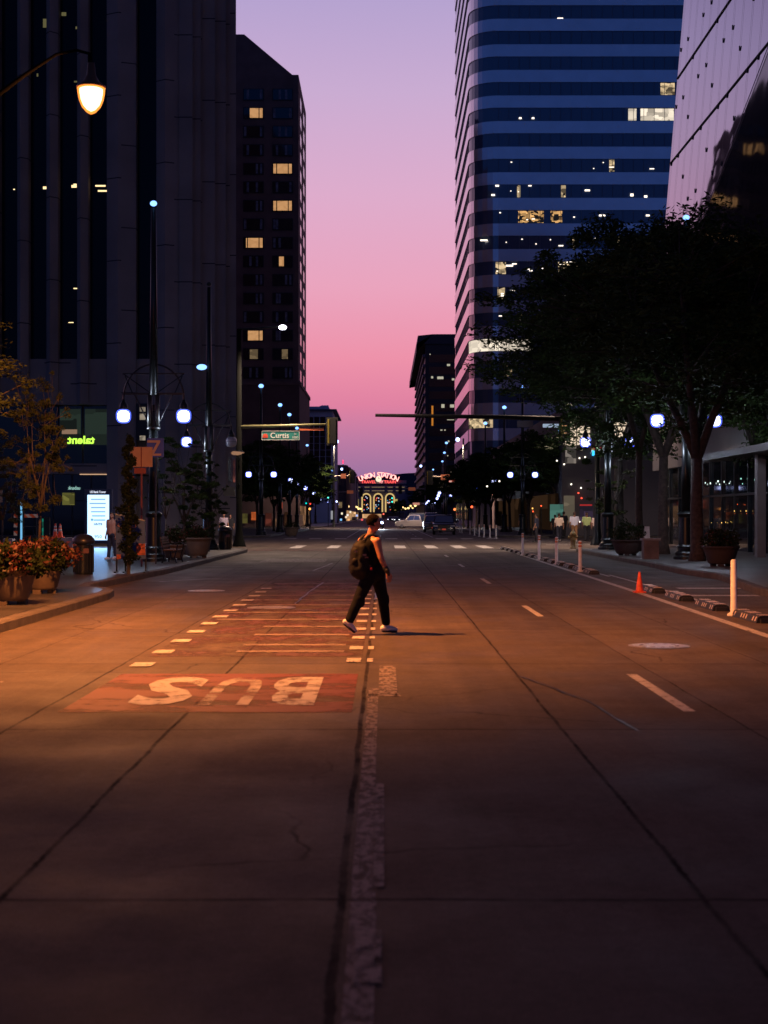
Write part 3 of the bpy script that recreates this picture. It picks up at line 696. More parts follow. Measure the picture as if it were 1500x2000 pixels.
rwin(1074, 1100, 985, 1018, lit_room('teal_shop', (.16, .42, .34), .5, .5, .25), nm='lit_window'); rwin(1101, 1122, 968, 1022, lit_room('beige_shop', (.45, .36, .25), .4, .4, .35), nm='lit_window')
rwin(1132, 1158, 985, 1022, lit_room('purple_shop', (.10, .06, .12), .6, 1, .1), nm='lit_window')
rwin(1060, 1098, 828, 835, glow('tube_light', (.6, .75, 1), .5), nm='ceiling_light'); rwin(1090, 1100, 838, 846, glow('tube_blue', (.3, .6, 1), .8), nm='ceiling_light')
rwin(1156, 1167, 880, 890, glow('cyan_sign', (.05, .55, 1), 1.6), .14, 'shop_sign'); rwin(1156, 1174, 874, 878, glow('red_sign', (1, .06, .05), .8), .14, 'shop_sign')
rwin(1132, 1156, 985, 988, glow('red_fascia', (.5, .03, .03), .7), .14, 'shop_sign')
q = MB(); q.box(14.38, 14.46, 118, 186, .5, 3.6); q.build('storefront', lit_room('side_shops', (1, .5, .25), .03, .12, 0), rb)
for i, (px, py) in enumerate(((951, 950), (975, 940), (1101, 907), (1131, 895), (1142, 893), (1135, 973), (1134, 953), (1131, 1019), (1129, 963), (1087, 900), (1115, 946))):
    q = MB(); q.ball((gx(px, R_), R_-.25, gz(py, R_)), .07, 8, 6); q.build('small_light', glow('tiny_red', (1, .08, .04), 2.5) if i in (5, 8) else glow('tiny_white', (1, .9, .75), 2.5), rb)
q = MB(); q.box(14.2, 14.9, 183, 188.2, .15, 10.6); q.build('corner_pier', mat('corner_stone', (.35, .25, .22), rough=.6), rb)
# --- faceted glass building, right foreground
fb = thing('faceted_glass_building', 'leaning faceted glass building reflecting the lilac sky, at the right edge of the photo', 'glass building', (16, 38, 0))
def FX(z): return 16.2+(z-18.5)*.085
def fold(y): return 16.4+(71.8-y)*.49
M_fg = glass('facade_glass', (.33, .31, .36), rough=.02, wave=.018, wscale=.16, spec=1, metal=.95)
M_fd = glass('facade_glass_dark_reflection', (.012, .013, .016), rough=.05, wave=.03, wscale=.25, spec=.25)  # dark copy of the glass: a dark building's reflection put into the colour
q = MB(); za, zb_ = fold(82), fold(36)
A0 = (FX(za), 82, za); A1 = (FX(zb_), 36, zb_); A2 = (FX(72), 36, 72); A3 = (FX(72), 82, 72)
q.quad(A1, A0, A3, A2); q.build('upper_facet', M_fg, fb)
q = MB(); q.quad((15.6, 36, 6.8), (15.6, 82, 6.8), A0, A1); q.build('dark_reflection_facet', M_fd, fb)  # fold shaped along the slanted edge of that dark reflection
q = MB(); q.quad(A0, (15.6, 82, 6.8), (45, 82, 6.8), (45, 82, 72)); q.quad(A0, (45, 82, 72), A3, A3); q.quad((15.6, 36, 6.8), A1, (45, 36, 72), (45, 36, 6.8)); q.quad(A1, A2, (45, 36, 72), (45, 36, 72)); q.quad((45, 36, 6.8), (45, 36, 72), (45, 82, 72), (45, 82, 6.8)); q.quad(A3, (45, 82, 72), (45, 36, 72), A2)
q.build('rear_wall', mat('rear_wall', (.05, .05, .06), rough=.5), fb)
q = MB()
y = 81.6
while y > 37:
    z0 = fold(y)
    q.quad((FX(z0)-.03, y-.016, z0), (FX(z0)-.03, y+.016, z0), (FX(72)-.03, y+.016, 72), (FX(72)-.03, y-.016, 72))
    k = 0; z = 12.1+((int(y/1.9)) % 3)*1.63
    while z < 45:
        if z > z0: q.cbox((FX(z)-.03, y, z), (.05, .07, .22))
        z += 3.27
    y -= 1.9
for z in (12.2, 17.1, 22.0, 26.9, 31.8, 36.7, 41.6, 46.5, 51.4):
    y1 = min(82, 71.8+(16.4-z)/-.49*-1) if False else min(82, 71.8-(z-16.4)/.49+0)
    q.box(FX(z)-.06, FX(z)+.01, max(36, 71.8-(z-16.4)/.49), 82, z-.028, z+.028)
q.build('glazing_joints', mat('joint', (.02, .02, .03), rough=.5), fb)
q = MB()
for i in range(6): z = 9.5+i*4; q.box(15.4, 15.42, 37, min(82, 71.8-(z-16.4)/.49), z-.03, z+.03) if z < 12 else None
q.quad((A0[0]-.05, A0[1], A0[2]-.06), (A1[0]-.05, A1[1], A1[2]-.06), (A1[0]-.05, A1[1], A1[2]+.06), (A0[0]-.05, A0[1], A0[2]+.06))
q.build('edge_trim', mat('joint2', (.05, .06, .08), rough=.4), fb)
q = MB(); q.box(15.5, 45, 36, 82, 4.3, 6.79); q.build('panel_wall', mat('metal_panel', (.075, .065, .068), rough=.45, metal=.3, var=.2, vscale=.8, bump=.1, bscale=3), fb)
q = MB(); q.box(13.4, 15.49, 36, 60, 4.02, 4.28); q.build('canopy', mat('canopy_metal', (.04, .034, .032), rough=.5), fb)
q = MB(); q.box(15.7, 15.8, 36, 81, .16, 4.3); q.build('storefront', glass('store_glass', (.008, .009, .011), rough=.04, spec=.7), fb)
q = MB()
for i in range(19): q.box(15.6, 15.7, 37+i*2.4-.05, 37+i*2.4+.05, .16, 4.3)
q.box(15.6, 15.7, 37, 81, 2.6, 2.7); q.build('mullion', mat('mullion_metal', (.03, .032, .035)), fb)
q = MB(); q.box(14.02, 14.34, 53.4, 53.8, .15, 4.02); q.build('column', mat('column_paint', (.11, .095, .095), rough=.5, var=.1), fb)
for y0 in (53, 62, 70):
    pass
for i, (px, py, c_, s_) in enumerate(((1373, 946, 0, 6), (1380, 943, 0, 5), (1390, 944, 0, 7), (1405, 940, 0, 9), (1408, 946, 0, 6), (1417, 941, 0, 5), (1427, 944, 0, 6), (1450, 935, 1, 7), (1453, 945, 1, 4), (1477, 937, 1, 6), (1488, 934, 2, 7), (1493, 933, 2, 4), (1494, 943, 1, 5), (1437, 998, 3, 4), (1438, 1003, 2, 3), (1460, 998, 3, 4), (1461, 1003, 2, 3), (1443, 985, 2, 3), (1458, 986, 2, 3), (1392, 1021, 3, 3), (1412, 1021, 3, 4), (1420, 1020, 3, 3), (1430, 1019, 3, 2), (1418, 999, 4, 3), (1413, 970, 4, 3))):
    Y = 15.62/((px-750)/F)
    if Y > 81: Y = 81
    q = MB(); q.ball((15.56, Y, gz(py, Y)), s_*.5*Y/F*.7, 6, 5, (.5, 1, random.uniform(.5, 1.3)))
    q.build('interior_light', [glow('in_white', (.8, 1, .92), 1.6), glow('in_teal', (.4, .9, .7), 1.2), glow('in_red', (1, .15, .03), 1.0), glow('in_amber', (1, .6, .15), 2.0), glow('in_dim', (.5, .3, .15), .5)][c_], fb)
for (px0, px1, py0, py1, c_) in ((1400, 1420, 690, 730, 1), (1425, 1440, 665, 700, 1), (1451, 1463, 652, 690, 1), (1416, 1428, 712, 720, 0), (1398, 1410, 708, 714, 2), (1435, 1446, 720, 725, 0), (1434, 1447, 730, 732, 0), (1457, 1462, 710, 718, 1), (1467, 1475, 705, 718, 1), (1415, 1419, 735, 738, 0), (1400, 1408, 742, 755, 1), (1465, 1472, 730, 732, 0), (1364, 1368, 640, 643, 0), (1300, 1310, 712, 716, 0), (1472, 1475, 468, 482, 2), (1484, 1488, 466, 486, 2)):
    Y = 15.5/(((px0+px1)/2-750)/F); Y0 = 15.5/((px1-750)/F); Y1 = 15.5/((px0-750)/F)
    z0, z1 = gz(py1, Y), gz(py0, Y)
    xb = 15.6+(( (z0+z1)/2-6.8)*.11) - .12
    q = MB(); q.box(xb, xb+.03, Y0, Y1, z0, z1); q.build('lit_window', [glow('fw_warm', (1, .75, .4), 1.0), lit_room('fw_green', (.10, .17, .13), .5, 1.2, .2), glow('fw_gold', (1, .5, .12), .6)][c_], fb)
for i, (y_, e) in enumerate(((57.8, 13), (64.5, 7))):
    f = MB(); f.lathe([(.10, 0), (.12, .05), (.12, .16), (.08, .18)], (15.0, y_, 4.29), 10)
    o = f.build('wall_light', M_black, fb); q = MB(); q.lathe([(.07, 0), (.07, .012)], (15.0, y_, 4.475), 10); q.build('lens', glow('wall_lens', (1, .8, .65), 8), o)
    light('POINT', 'lamp_glow', fb, (15.05, y_, 4.56), (1, .78, .66), e, .08)
# --- the station, its neon sign and the dark hills
S = 830.0
def SX(px): return gx(px, S)
def SZ(py): return gz(py, S)
st = thing('railway_station', 'railway station with three lit arched windows at the far end of the street', 'station', (SX(738), S, 0))
M_ss = mat('station_stone', (.16, .14, .22), rough=.8, var=.1, vscale=.1)
for a, b2 in ((655, 690), (790, 860)): b = MB(); b.box(SX(a), SX(b2), S+6, S+40, .15, SZ(965)); b.build('wing', M_ss, st)
for a, b2 in ((690, 704), (712, 722), (726, 751), (757, 767), (773, 790)):
    for yy in (951.5, 958.5): b = MB(); b.box(SX(a), SX(b2), S-1.3, S-1.02, SZ(yy+.6), SZ(yy-.3)); b.build('cornice_wash', glow('cornice_wash_glow', (.55, .38, .22), .5), st)  # glowing strips: warm light falling on the cornice, put in as emission
arx = [(706, 725), (729, 748), (752, 771)]
def archpts(a, b_, base=1000, top=963, inset=0, n=14):
    x0, x1 = SX(a)+inset, SX(b_)-inset; r = (x1-x0)/2; cz = SZ(top)-inset-r
    return [(x0, SZ(base))]+[((x0+x1)/2-r*math.cos(PI*i/n), cz+r*math.sin(PI*i/n)) for i in range(n+1)]+[(x1, SZ(base))]
b = MB(); b.box(SX(688), SX(792), S+1.2, S+34, .15, SZ(946)); b.box(SX(688), SX(705), S, S+1.2, .15, SZ(950)); b.box(SX(772), SX(792), S, S+1.2, .15, SZ(950)); b.box(SX(705), SX(772), S, S+1.2, SZ(962), SZ(950)); b.box(SX(705), SX(772), S, S+1.2, .15, SZ(1000))
b.build('wall', M_ss, st)
b = MB(); b.box(SX(686), SX(794), S-1, S+.01, SZ(952), SZ(949)); b.box(SX(686), SX(794), S-1, S+.01, SZ(945), SZ(942.5)); b.box(SX(686), SX(794), S-.2, S+33, SZ(942.5), SZ(938)); b.build('cornice', mat('cornice_pale', (.32, .26, .28), rough=.7), st)
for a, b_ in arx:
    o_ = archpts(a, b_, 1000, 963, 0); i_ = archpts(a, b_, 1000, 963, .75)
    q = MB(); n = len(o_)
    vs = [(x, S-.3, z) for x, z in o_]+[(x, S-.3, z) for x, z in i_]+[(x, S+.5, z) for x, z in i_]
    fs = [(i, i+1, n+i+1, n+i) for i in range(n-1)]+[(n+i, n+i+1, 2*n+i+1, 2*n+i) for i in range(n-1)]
    q.add(vs, fs); wn = q.build('arch_surround', glow('arch_wash_glow', (.85, .58, .22), .85), st)  # warm wash of light on the stone, put in as emission
    q = MB(); q.poly([(x, S+.45, z) for x, z in i_]); q.build('window', glass('arch_glass', (.012, .01, .02), rough=.2), st)
    random.seed(int(a))
    for k in range(13):
        px = random.uniform(a+4, b_-4); py = random.uniform(970, 998)
        q = MB(); q.ball((SX(px), S+.2, SZ(py)), .32, 6, 4); q.build('hall_lamp', random.choice([glow('hl_r', (1, .05, .15), 1.2), glow('hl_w', (.8, .8, 1), 1.1), glow('hl_b', (.1, .5, .8), .7), glow('hl_o', (1, .3, .05), 1)]), st)
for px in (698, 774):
    q = MB(); q.box(SX(px)-.7, SX(px)+.7, S-.5, S-.1, SZ(1000), SZ(975)); q.build('pilaster_wash', glow('pilaster_wash_glow', (.7, .55, .15), .7), st)  # pilaster glows: warm uplighting on the wall put into the material
q = MB(); q.box(SX(690), SX(790), S-8, S, SZ(1003), SZ(1001)); q.build('canopy', mat('can_dark', (.03, .03, .04)), st)
q = MB(); q.box(SX(708), SX(745), S-7, S-6.8, .5, SZ(1004)); q.build('entrance', lit_room('entrance_glow', (1, .55, .25), .75, .25, .3), st)
ns = thing('neon_sign', 'curved red neon sign reading UNION STATION, TRAVEL by TRAIN above the station', 'neon sign', (SX(739), S-2, SZ(948)))
M_nr = glow('neon_red', (1.0, .03, .05), 1.3); M_nw = glow('neon_core', (1.0, .52, .46), 1.8)
def arcword(txt, cx, cz, r, a0, a1, size, up):
    for i, ch in enumerate(txt):
        if ch == ' ': continue
        a = math.radians(a0+(a1-a0)*i/(len(txt)-1)); vs, fs = textmesh(ch, size, 0.02, 0)
        xm = (min(v[0] for v in vs)+max(v[0] for v in vs))/2
        for off, mt_, dy, nm in ((.10, M_nr, 0, 'letter'), (0, M_nw, -.25, 'tube')):
            if off: vs, fs = textmesh(ch, size, 0.16, 0)
            else: vs, fs = textmesh(ch, size, 0.05, 0)
            q = MB(); pts = []
            for v in vs:
                u = v[0]-xm; w2 = v[1]; ca, sa = math.cos(a), math.sin(a)
                # radial direction (cos a, sin a); tangent to the right (sin a, -cos a)
                pts.append((cx+(r+w2)*ca+u*sa, S-2+dy, cz+(r+w2)*sa-u*ca))
            q.add(pts, fs)
            if nm == 'letter': par = q.build('letter', mt_, ns)
            else: q.build('tube', mt_, par)
rr = 26.0; cxx = SX(739.5); czz = SZ(920.0)-rr-2.2
arcword('UNION STATION', cxx, czz, rr-1.4, 113.5, 66.5, 4.1, True)
for txt, a, b_ in (('TRAVEL', 705.5, 734), ('TRAIN', 750, 773)):
    q = MB(); vs, fs = textmesh(txt, 1, .015, 0); xs = [v[0] for v in vs]; ys = [v[1] for v in vs]
    q.add([(SX(a)+(v[0]-min(xs))/(max(xs)-min(xs))*(SX(b_)-SX(a)), S-2, SZ(944)+(v[1]-min(ys))/(max(ys)-min(ys))*1.65) for v in vs], fs); q.build('lettering', glow('neon_red2', (1, .10, .09), 1.7), ns)
q = MB(); vs, fs = textmesh('by', 2.2, .05, 0); q.add([(SX(741)+v[0]*1.1, S-2.1, SZ(943.5)+v[1]+v[0]*.3) for v in vs], fs); q.build('lettering', glow('neon_pink', (1, .35, .35), 1.6), ns)
q = MB(); q.tube([(SX(739.5), S-2.4, SZ(935.5)), (SX(739.5), S-2.0, SZ(935.5))], 1.75, 24); ck = q.build('clock', glow('clock_face', (1, .86, .62), 1.1), ns)
q = MB()
for dx, dz in ((0, 1.1), (.7, .3)): q.tube([(SX(739.5), S-2.45, SZ(935.5)), (SX(739.5)+dx, S-2.45, SZ(935.5)+dz)], .09, 6)
q.build('clock_hand', M_black, ck)
q = MB()
for i in range(12): x = SX(703+i*6.6); q.box(x-.06, x+.06, S-1.8, S-1.7, SZ(942), SZ(940)+3.5*math.sin(PI*i/11)+1)
q.box(SX(700), SX(779), S-1.85, S-1.75, SZ(946), SZ(945.5)); q.build('frame', M_black, ns)
h = MB(); random.seed(8)
for k in range(2):
    pts = []; y = 1500+k*350
    for i in range(61):
        x = -420+i*14; z = gz((931 if k == 0 else 928)-4*math.sin(i*.35+k)-random.uniform(0, 2.0)-(4 if 30 < i < 44 else 0), y); pts.append((x, z))
    n = len(pts); h.add([(x, y, -2) for x, z in pts]+[(x, y, z) for x, z in pts]+[(x, y+200, -2) for x, z in pts], [(i, i+1, n+i+1, n+i) for i in range(n-1)]+[(n+i, n+i+1, 2*n+i+1, 2*n+i) for i in range(n-1)])
struct('hills', h, mat('hill_trees', (.05, .055, .09), rough=1, var=.2, vscale=.02))
# ------------------------------------------------------------ street lamps
def lamp_parts(t, full=True):
    """tall lamp column: flared iron base, arched bracket with two hanging globes, small light at the tip (12.3 m)"""
    m = MB(); m.lathe([(.46, 0), (.46, .10), (.40, .14), (.40, .24), (.33, .30), (.30, .42), (.33, .46), (.27, .52), (.25, 1.5), (.30, 1.56), (.30, 1.64), (.20, 1.72)], n=20)
    b = m.build('base', M_black, t); smooth_angle(b, 40)
    m = MB(); m.tube([(0, 0, 1.7), (0, 0, 4.55)], [.17, .15], 12); m.build('lower_shaft', M_black, t, smooth=True)
    m = MB()
    for s in (-.13, .13): m.tube([(s, 0, 4.5), (s, 0, 5.75)], .085, 10)
    m.lathe([(.22, 0), (.24, .05), (.22, .1)], (0, 0, 4.5), 14); m.build('twin_shaft', M_pole, t, smooth=True)
    m = MB(); m.tube([(0, 0, 5.7), (0, 0, 12.1)], [.15, .09], 12); m.build('upper_shaft', M_black, t, smooth=True)
    m = MB()
    m.box(-1.06, 1.06, -.035, .035, 5.70, 5.77); m.box(-1.06, 1.06, -.025, .025, 6.40, 6.45)
    m.tube([(-1.03*math.cos(PI*i/20), 0, 5.6+1.15*math.sin(PI*i/20)) for i in range(21)], .03, 6)
    for s in (-1, 1):
        m.tube([(s*1.04, 0, 6.42), (s*.16, 0, 5.8)], .018, 5); m.tube([(s*.98, 0, 6.35), (s*.72, 0, 5.75)], .018, 5)
        m.tube([(s*.66, 0, 5.72), (s*.18, 0, 4.75)], .022, 6); m.tube([(s*1.03, 0, 5.75), (s*1.03, 0, 5.45)], .03, 6)
    m.build('bracket', M_black, t)
    for s in (-1, 1):
        m = MB(); m.lathe([(.12, 0), (.15, .05), (.13, .2), (.07, .28), (.05, .36)], (s*1.03, 0, 5.18), 12); c = m.build('globe_cap', M_black, t, smooth=True)
        gprof = [(.10, -.235), (.19, -.20), (.245, -.11), (.262, 0), (.25, .12), (.20, .20), (.12, .235)]
        m = MB(); m.lathe(gprof, (s*1.03, 0, 4.97), 18); g_ = m.build('globe', M_shell, t, smooth=True)
        m = MB(); m.lathe([(r_*.80, z_*.80) for r_, z_ in gprof], (s*1.03, 0, 4.97), 14); m.build('lamp_core', M_globe_core, g_, smooth=True)
        m = MB(); m.lathe([(.266, -.008), (.266, .008)], (s*1.03, 0, 4.97), 18); m.build('seam', M_black, g_)
    m = MB(); m.ball((0, -.02, 12.25), .12, 12, 8, (1, .8, .8)); m.build('tip_light', M_led, t, smooth=True)
def shell_mat(col=(.08, .13, 1), st=2.2, fac=.6):
    m = bpy.data.materials.new('lamp_shell'); m.use_nodes = True; t = m.node_tree; t.nodes.clear()
    o = t.nodes.new('ShaderNodeOutputMaterial'); e = t.nodes.new('ShaderNodeEmission'); e.inputs[0].default_value = (*col, 1); e.inputs[1].default_value = st
    tr = t.nodes.new('ShaderNodeBsdfTransparent'); a = t.nodes.new('ShaderNodeMixShader'); a.inputs[0].default_value = fac
    t.links.new(tr.outputs[0], a.inputs[1]); t.links.new(e.outputs[0], a.inputs[2]); t.links.new(a.outputs[0], o.inputs[0]); return m
M_shell = shell_mat()
GL = 'double-globe street lamps along both pavements'
lp = thing('street_lamp', 'double-globe street lamp standing nearest on the left, behind the flower pots', 'street lamp', (0, 0, 0), 0, GL)
lamp_parts(lp)
lamps = [  # X, Y, label
 (gx(300, 48.7), 48.7, None, .15), (gx(408, 65.6), 65.6, 'double-globe street lamp with one globe unlit, second from the left, beside the signal pole', .15),
 (gx(1340, 51), 51, 'double-globe street lamp beside the forked tree trunk on the right', .15), (gx(1187, 66), 66, 'double-globe street lamp behind the hydrant on the right, under the big trees', .15)]
far = [(510, 117), (537, 137), (556, 150), (572, 173), (600, 215), (616, 293), (649, 333), (641, 370), (653, 417), (657, 500), (662, 560)]
ordn = ['first', 'second', 'third', 'fourth', 'fifth', 'sixth', 'seventh', 'eighth', 'ninth', 'tenth', 'eleventh', 'twelfth']
for i, (px, Y) in enumerate(far): lamps.append((gx(px, Y)+(.5 if 1 <= i <= 3 else 0), Y, '%s double-globe street lamp beyond the crossing on the left side, counting away' % ordn[i], .15))
farr = [(1048, 104+14), (985, 140), (948, 164), (872, 208), (868, 240), (864, 278), (846, 327), (842, 362), (838, 399), (836, 430), (834, 458), (829, 520)]
for i, (px, Y) in enumerate(farr): lamps.append((gx(px, Y) if Y > 130 else 11.5, Y, '%s double-globe street lamp beyond the crossing on the right side, counting away' % ordn[i], .15))
q = MB(); q.ball((0, -.02, 12.25), .21, 12, 8, (1, .8, .8)); tipm = q.mesh('tip_light', [M_led], True)  # far tip lights enlarged: bloom put into the size of the ball
M_off = mat('unlit_globe', (.35, .33, .36), rough=.3)
M_glow_far = glow('far_globe', (.40, .52, 1), 4.2)
for i, (X, Y, lab, z) in enumerate(lamps):
    o = lp if i == 0 else dup_at(lp, (X, Y, z), 0, lab)
    if i == 0: o.location = (X, Y, z)
    if i == 1:
        for ch in [q for q in o.children if q.type == 'MESH']:
            if ch.name.startswith('globe') and 'cap' not in ch.name and ch.data.vertices[0].co.x > 0:
                ch.data = ch.data.copy(); ch.data.materials[0] = M_off
                for c2 in ch.children:
                    if c2.name.startswith('lamp_core'): c2.data = c2.data.copy(); c2.data.materials[0] = M_off
            if ch.name.startswith('tip_light'): ch.data = ch.data.copy(); ch.data.materials[0] = M_black
    if i > 3:
        for ch in o.children:
            if ch.name.startswith('tip_light'): ch.data = tipm
    if i in (0, 1, 2, 3):
        for s in ((-1, 1) if i != 1 else (-1,)):
            light('POINT', 'globe_glow', o, (X+s*1.03, Y-.0, z+4.62), (.72, .80, 1), 160, .2)
o = None
sp = thing('floodlight', 'small bright floodlight clamped to the second lamp column on the left', 'floodlight', (gx(394, 65.2), 65.2, gz(717, 65.2)))
m = MB(); q0 = P(394, 717, 65.2); m.ball(q0, .19, 12, 8, (1.25, .7, .7)); m.build('lens', M_led, sp, smooth=True)
m = MB(); m.tube([q0+Vector((.15, 0, -.1)), P(405, 726, 65.5)], .03, 6); m.build('bracket', M_pole, sp)
# orange sodium lamp on a curved arm, left foreground
sl = thing('sodium_street_lamp', 'orange glowing teardrop street lamp hanging from a long curved arm, upper left', 'street lamp', (-7.4, 20.5, .15))
c = P(178, 195, 20.5); LX, LZ = c.x, c.z
m = MB(); m.lathe([(.24, 0), (.24, .1), (.16, .3), (.12, 1.2), (.09, 8)], (-7.4, 20.5, .15), 14); m.build('pole', M_black, sl, smooth=True)
m = MB(); m.tube([(-7.4, 20.5, 6.6), (-6.8, 20.5, 7.3), P(0, 182, 20.5), P(50, 145, 20.5), P(110, 106, 20.5), P(150, 98, 20.5), P(174, 104, 20.5), (LX, 20.5, LZ+.40)], [.05, .05, .04, .03, .022, .022, .022, .05], 8); m.build('arm', mat('arm_near_black', (.0015, .0015, .0015), rough=.95, spec=.02), sl, smooth=True)  # even near-black base colour so lamplight hardly shows on the arm
m = MB(); m.lathe([(.215, 0), (.20, .03), (.12, .09), (.07, .18), (.05, .36)], (LX, 20.5, LZ+.17), 18); m.build('hood', mat('sodium_hood', (.10, .05, .03), rough=.5), sl, smooth=True)
sbp = [(.015, -.205), (.07, -.175), (.135, -.10), (.175, 0), (.192, .09), (.198, .165)]
m = MB(); m.lathe(sbp, (LX, 20.5, LZ), 24); bw = m.build('lamp_bowl', shell_mat((1, .27, .04), 2.2, .6), sl, smooth=True)
m = MB(); m.lathe([(r_*.84, z_*.84+.01) for r_, z_ in sbp], (LX, 20.5, LZ), 20); m.build('lamp_core', glow('sodium_core', (1, .68, .42), 9), bw, smooth=True)
light('POINT', 'sodium_spill', sl, (LX, 20.5, LZ-.34), (1, .32, .075), 800, .12)
light('SPOT', 'sodium_light', sl, (LX, 20.5, LZ-.30), (1, .31, .07), 12000, .12, (math.radians(16), 0, 0), math.radians(152), .5)
# ------------------------------------------------------------ traffic signals
M_sig = mat('signal_body', (.02, .02, .015), rough=.5); M_sigy = mat('signal_edge', (.25, .20, .02), rough=.5)
def signal_head(par, x, y, z, h=1.1, w=.36, back=True):
    m = MB(); m.box(x-w/2, x+w/2, y-.12, y+.12, z-h/2, z+h/2); m.box(x-w/2-.1, x+w/2+.1, y+.12, y+.14, z-h/2-.1, z+h/2+.1)
    s = m.build('signal_head', M_sig, par)
    m = MB(); m.box(x-w/2-.03, x-w/2+.06, y-.14, y-.125, z-h/2, z+h/2); m.build('reflective_edge', M_sigy, s)
    m = MB()
    for k in (-1, 0, 1): m.lathe([(.13, 0), (.13, .12)], (x+.0, y, z+k*.34), 10)
    m.build('visor', M_sig, s)
sg = thing('traffic_signal', 'traffic signal mast on the left kerb with the Curtis street sign on its arm', 'traffic signal', (gx(467, 79), 79, 0.0))
X0 = gx(467, 79); PX = lambda px: gx(px, 79); PZ = lambda py: gz(py, 79)
m = MB(); m.lathe([(.38, 0), (.36, .08), (.24, .5), (.17, 1.0), (.13, 12.1)], (X0, 79, 0.0), 14); m.build('pole', mat('signal_pole', (.003, .0035, .003), spec=.1, rough=.9, metal=0), sg, smooth=True)
m = MB(); m.tube([(X0, 79, PZ(834)), (PX(560), 78.9, PZ(831.5)), (PX(655), 78.8, PZ(828.5))], [.11, .085, .06], 10); m.build('mast_arm', mat('arm_yellowish', (.22, .21, .10), rough=.4, metal=.2), sg, smooth=True)
m = MB(); m.tube([(X0, 79, PZ(643)), (PX(510), 79, PZ(640.5)), (PX(552), 78.2, PZ(641))], .05, 8); m.build('luminaire_arm', M_black, sg, smooth=True)
m = MB(); m.ball((PX(555), 77.8, PZ(645)), .17, 12, 8, (1.3, 1, .8)); m.build('luminaire', glow('white_luminaire', (.86, .86, 1), 9), sg, smooth=True)
light('SPOT', 'luminaire_light', sg, (PX(555), 77.4, PZ(645)-.35), (1, .70, .50), 6500, .15, (0, 0, 0), math.radians(150), .5)
signal_head(sg, PX(649), 78.6, PZ(843), 1.35, .42)
m = MB(); m.box(PX(585), PX(633), 78.85, 78.88, PZ(841), PZ(836)); m.build('orange_strip', mat('orange_strip', (.55, .12, .04), rough=.5), sg)
m = MB(); m.box(PX(512), PX(585.5), 78.72, 78.78, PZ(860), PZ(842)); b_ = m.build('street_sign', mat('sign_green', (.03, .24, .20), rough=.4), sg)
m = MB()
for a in ((512, 585.5, 842, 842.8), (512, 585.5, 859.2, 860), (512, 512.8, 842, 860), (584.7, 585.5, 842, 860)): m.box(PX(a[0]), PX(a[1]), 78.70, 78.72, PZ(a[3]), PZ(a[2]))
m.build('border', mat('sign_white', (.85, .82, .76), rough=.5), b_)
m = MB(); word(m, 'Curtis', PX(529), PX(565), PZ(856.2), PZ(845.5), 78.70, False, .01, .01); word(m, 'St', PX(575), PX(579.5), PZ(850), PZ(846), 78.70); word(m, '1000', PX(572), PX(583), PZ(857), PZ(852.5), 78.70)
m.build('lettering', mat('sign_white', ()), b_)
m = MB(); m.box(PX(514), PX(524), 78.70, 78.72, PZ(856), PZ(850.5)); m.slab([(PX(513.5), PZ(850.5)), (PX(524.5), PZ(850.5)), (PX(521), PZ(847.5)), (PX(517), PZ(847.5))], 78.70, 78.72); m.box(PX(516), PX(522), 78.69, 78.70, PZ(853.5), PZ(852)); m.build('emblem', mat('sign_red', (.8, .10, .05), rough=.5), b_)
m = MB(); m.slab([(PX(456), PZ(884)), (PX(479), PZ(884)), (PX(474), PZ(880.5)), (PX(458), PZ(880.5))], 78.6, 78.7); m.build('one_way_sign', M_black, sg)
m = MB(); m.slab([(PX(452), PZ(885.5)), (PX(457), PZ(889.5)), (PX(466), PZ(890)), (PX(473), PZ(888)), (PX(479.5), PZ(885)), (PX(472), PZ(883)), (PX(457), PZ(882))], 78.5, 78.55); m.build('arrow_sign', mat('arrow_pale', (.5, .35, .22), rough=.5), sg)
m = MB()
for py in (893.5, 896, 942.5, 945): m.box(PX(446), PX(470), 78.8, 78.86, PZ(py+.6), PZ(py))
m.box(PX(447), PX(452.5), 78.7, 79.0, PZ(941), PZ(898)); m.build('banner_bracket', M_black, sg)
m = MB(); m.box(PX(455.5), PX(460), 78.86, 78.9, PZ(942), PZ(898)); m.build('banner', mat('banner_pink', (.35, .13, .11), rough=.7), sg)
m = MB(); m.cbox((PX(449), 78.7, PZ(960)), (.62, .35, .48)); m.build('pedestrian_signal', M_sig, sg)
# signal arm reaching in from the right
sr = thing('traffic_signal', 'traffic signal on the right with a long dark mast arm crossing the far towers', 'traffic signal', (11.4, 76, .15))
K = 76.0
m = MB(); m.lathe([(.38, 0), (.36, .08), (.24, .5), (.17, 1.0), (.13, 7.4)], (11.4, K, .15), 14); m.tube([(11.4, K, 7.4), (11.4, K, 12.1)], .12, 10); m.build('pole', M_black, sr, smooth=True)
m = MB(); m.tube([(11.4, K, 11.9), (11.0, K+1.4, 12.1), (10.6, K+2.6, 12.05)], .05, 8); m.build('luminaire_arm', M_black, sr)  # arm of an added street light, out of sight behind the tree crown
m = MB(); m.ball((10.5, K+2.9, 11.95), .17, 12, 8, (1.3, 1, .8)); m.build('luminaire', glow('white_luminaire', ()), sr, smooth=True)  # added street light, unseen behind the crown
light('SPOT', 'luminaire_light', sr, (10.5, K+2.9, 11.6), (1, .74, .58), 9000, .15, (math.radians(15), 0, 0), math.radians(150), .5)  # added light that brightens the pedestrians at the crossing
m = MB(); m.tube([(11.4, K, gz(820, K)), (gx(1000, K), K, gz(815, K)), (gx(733, K), K, gz(811, K))], [.14, .12, .085], 12); m.build('mast_arm', mat('matt_black', (.006, .006, .007), rough=.8, spec=.15), sr, smooth=True)
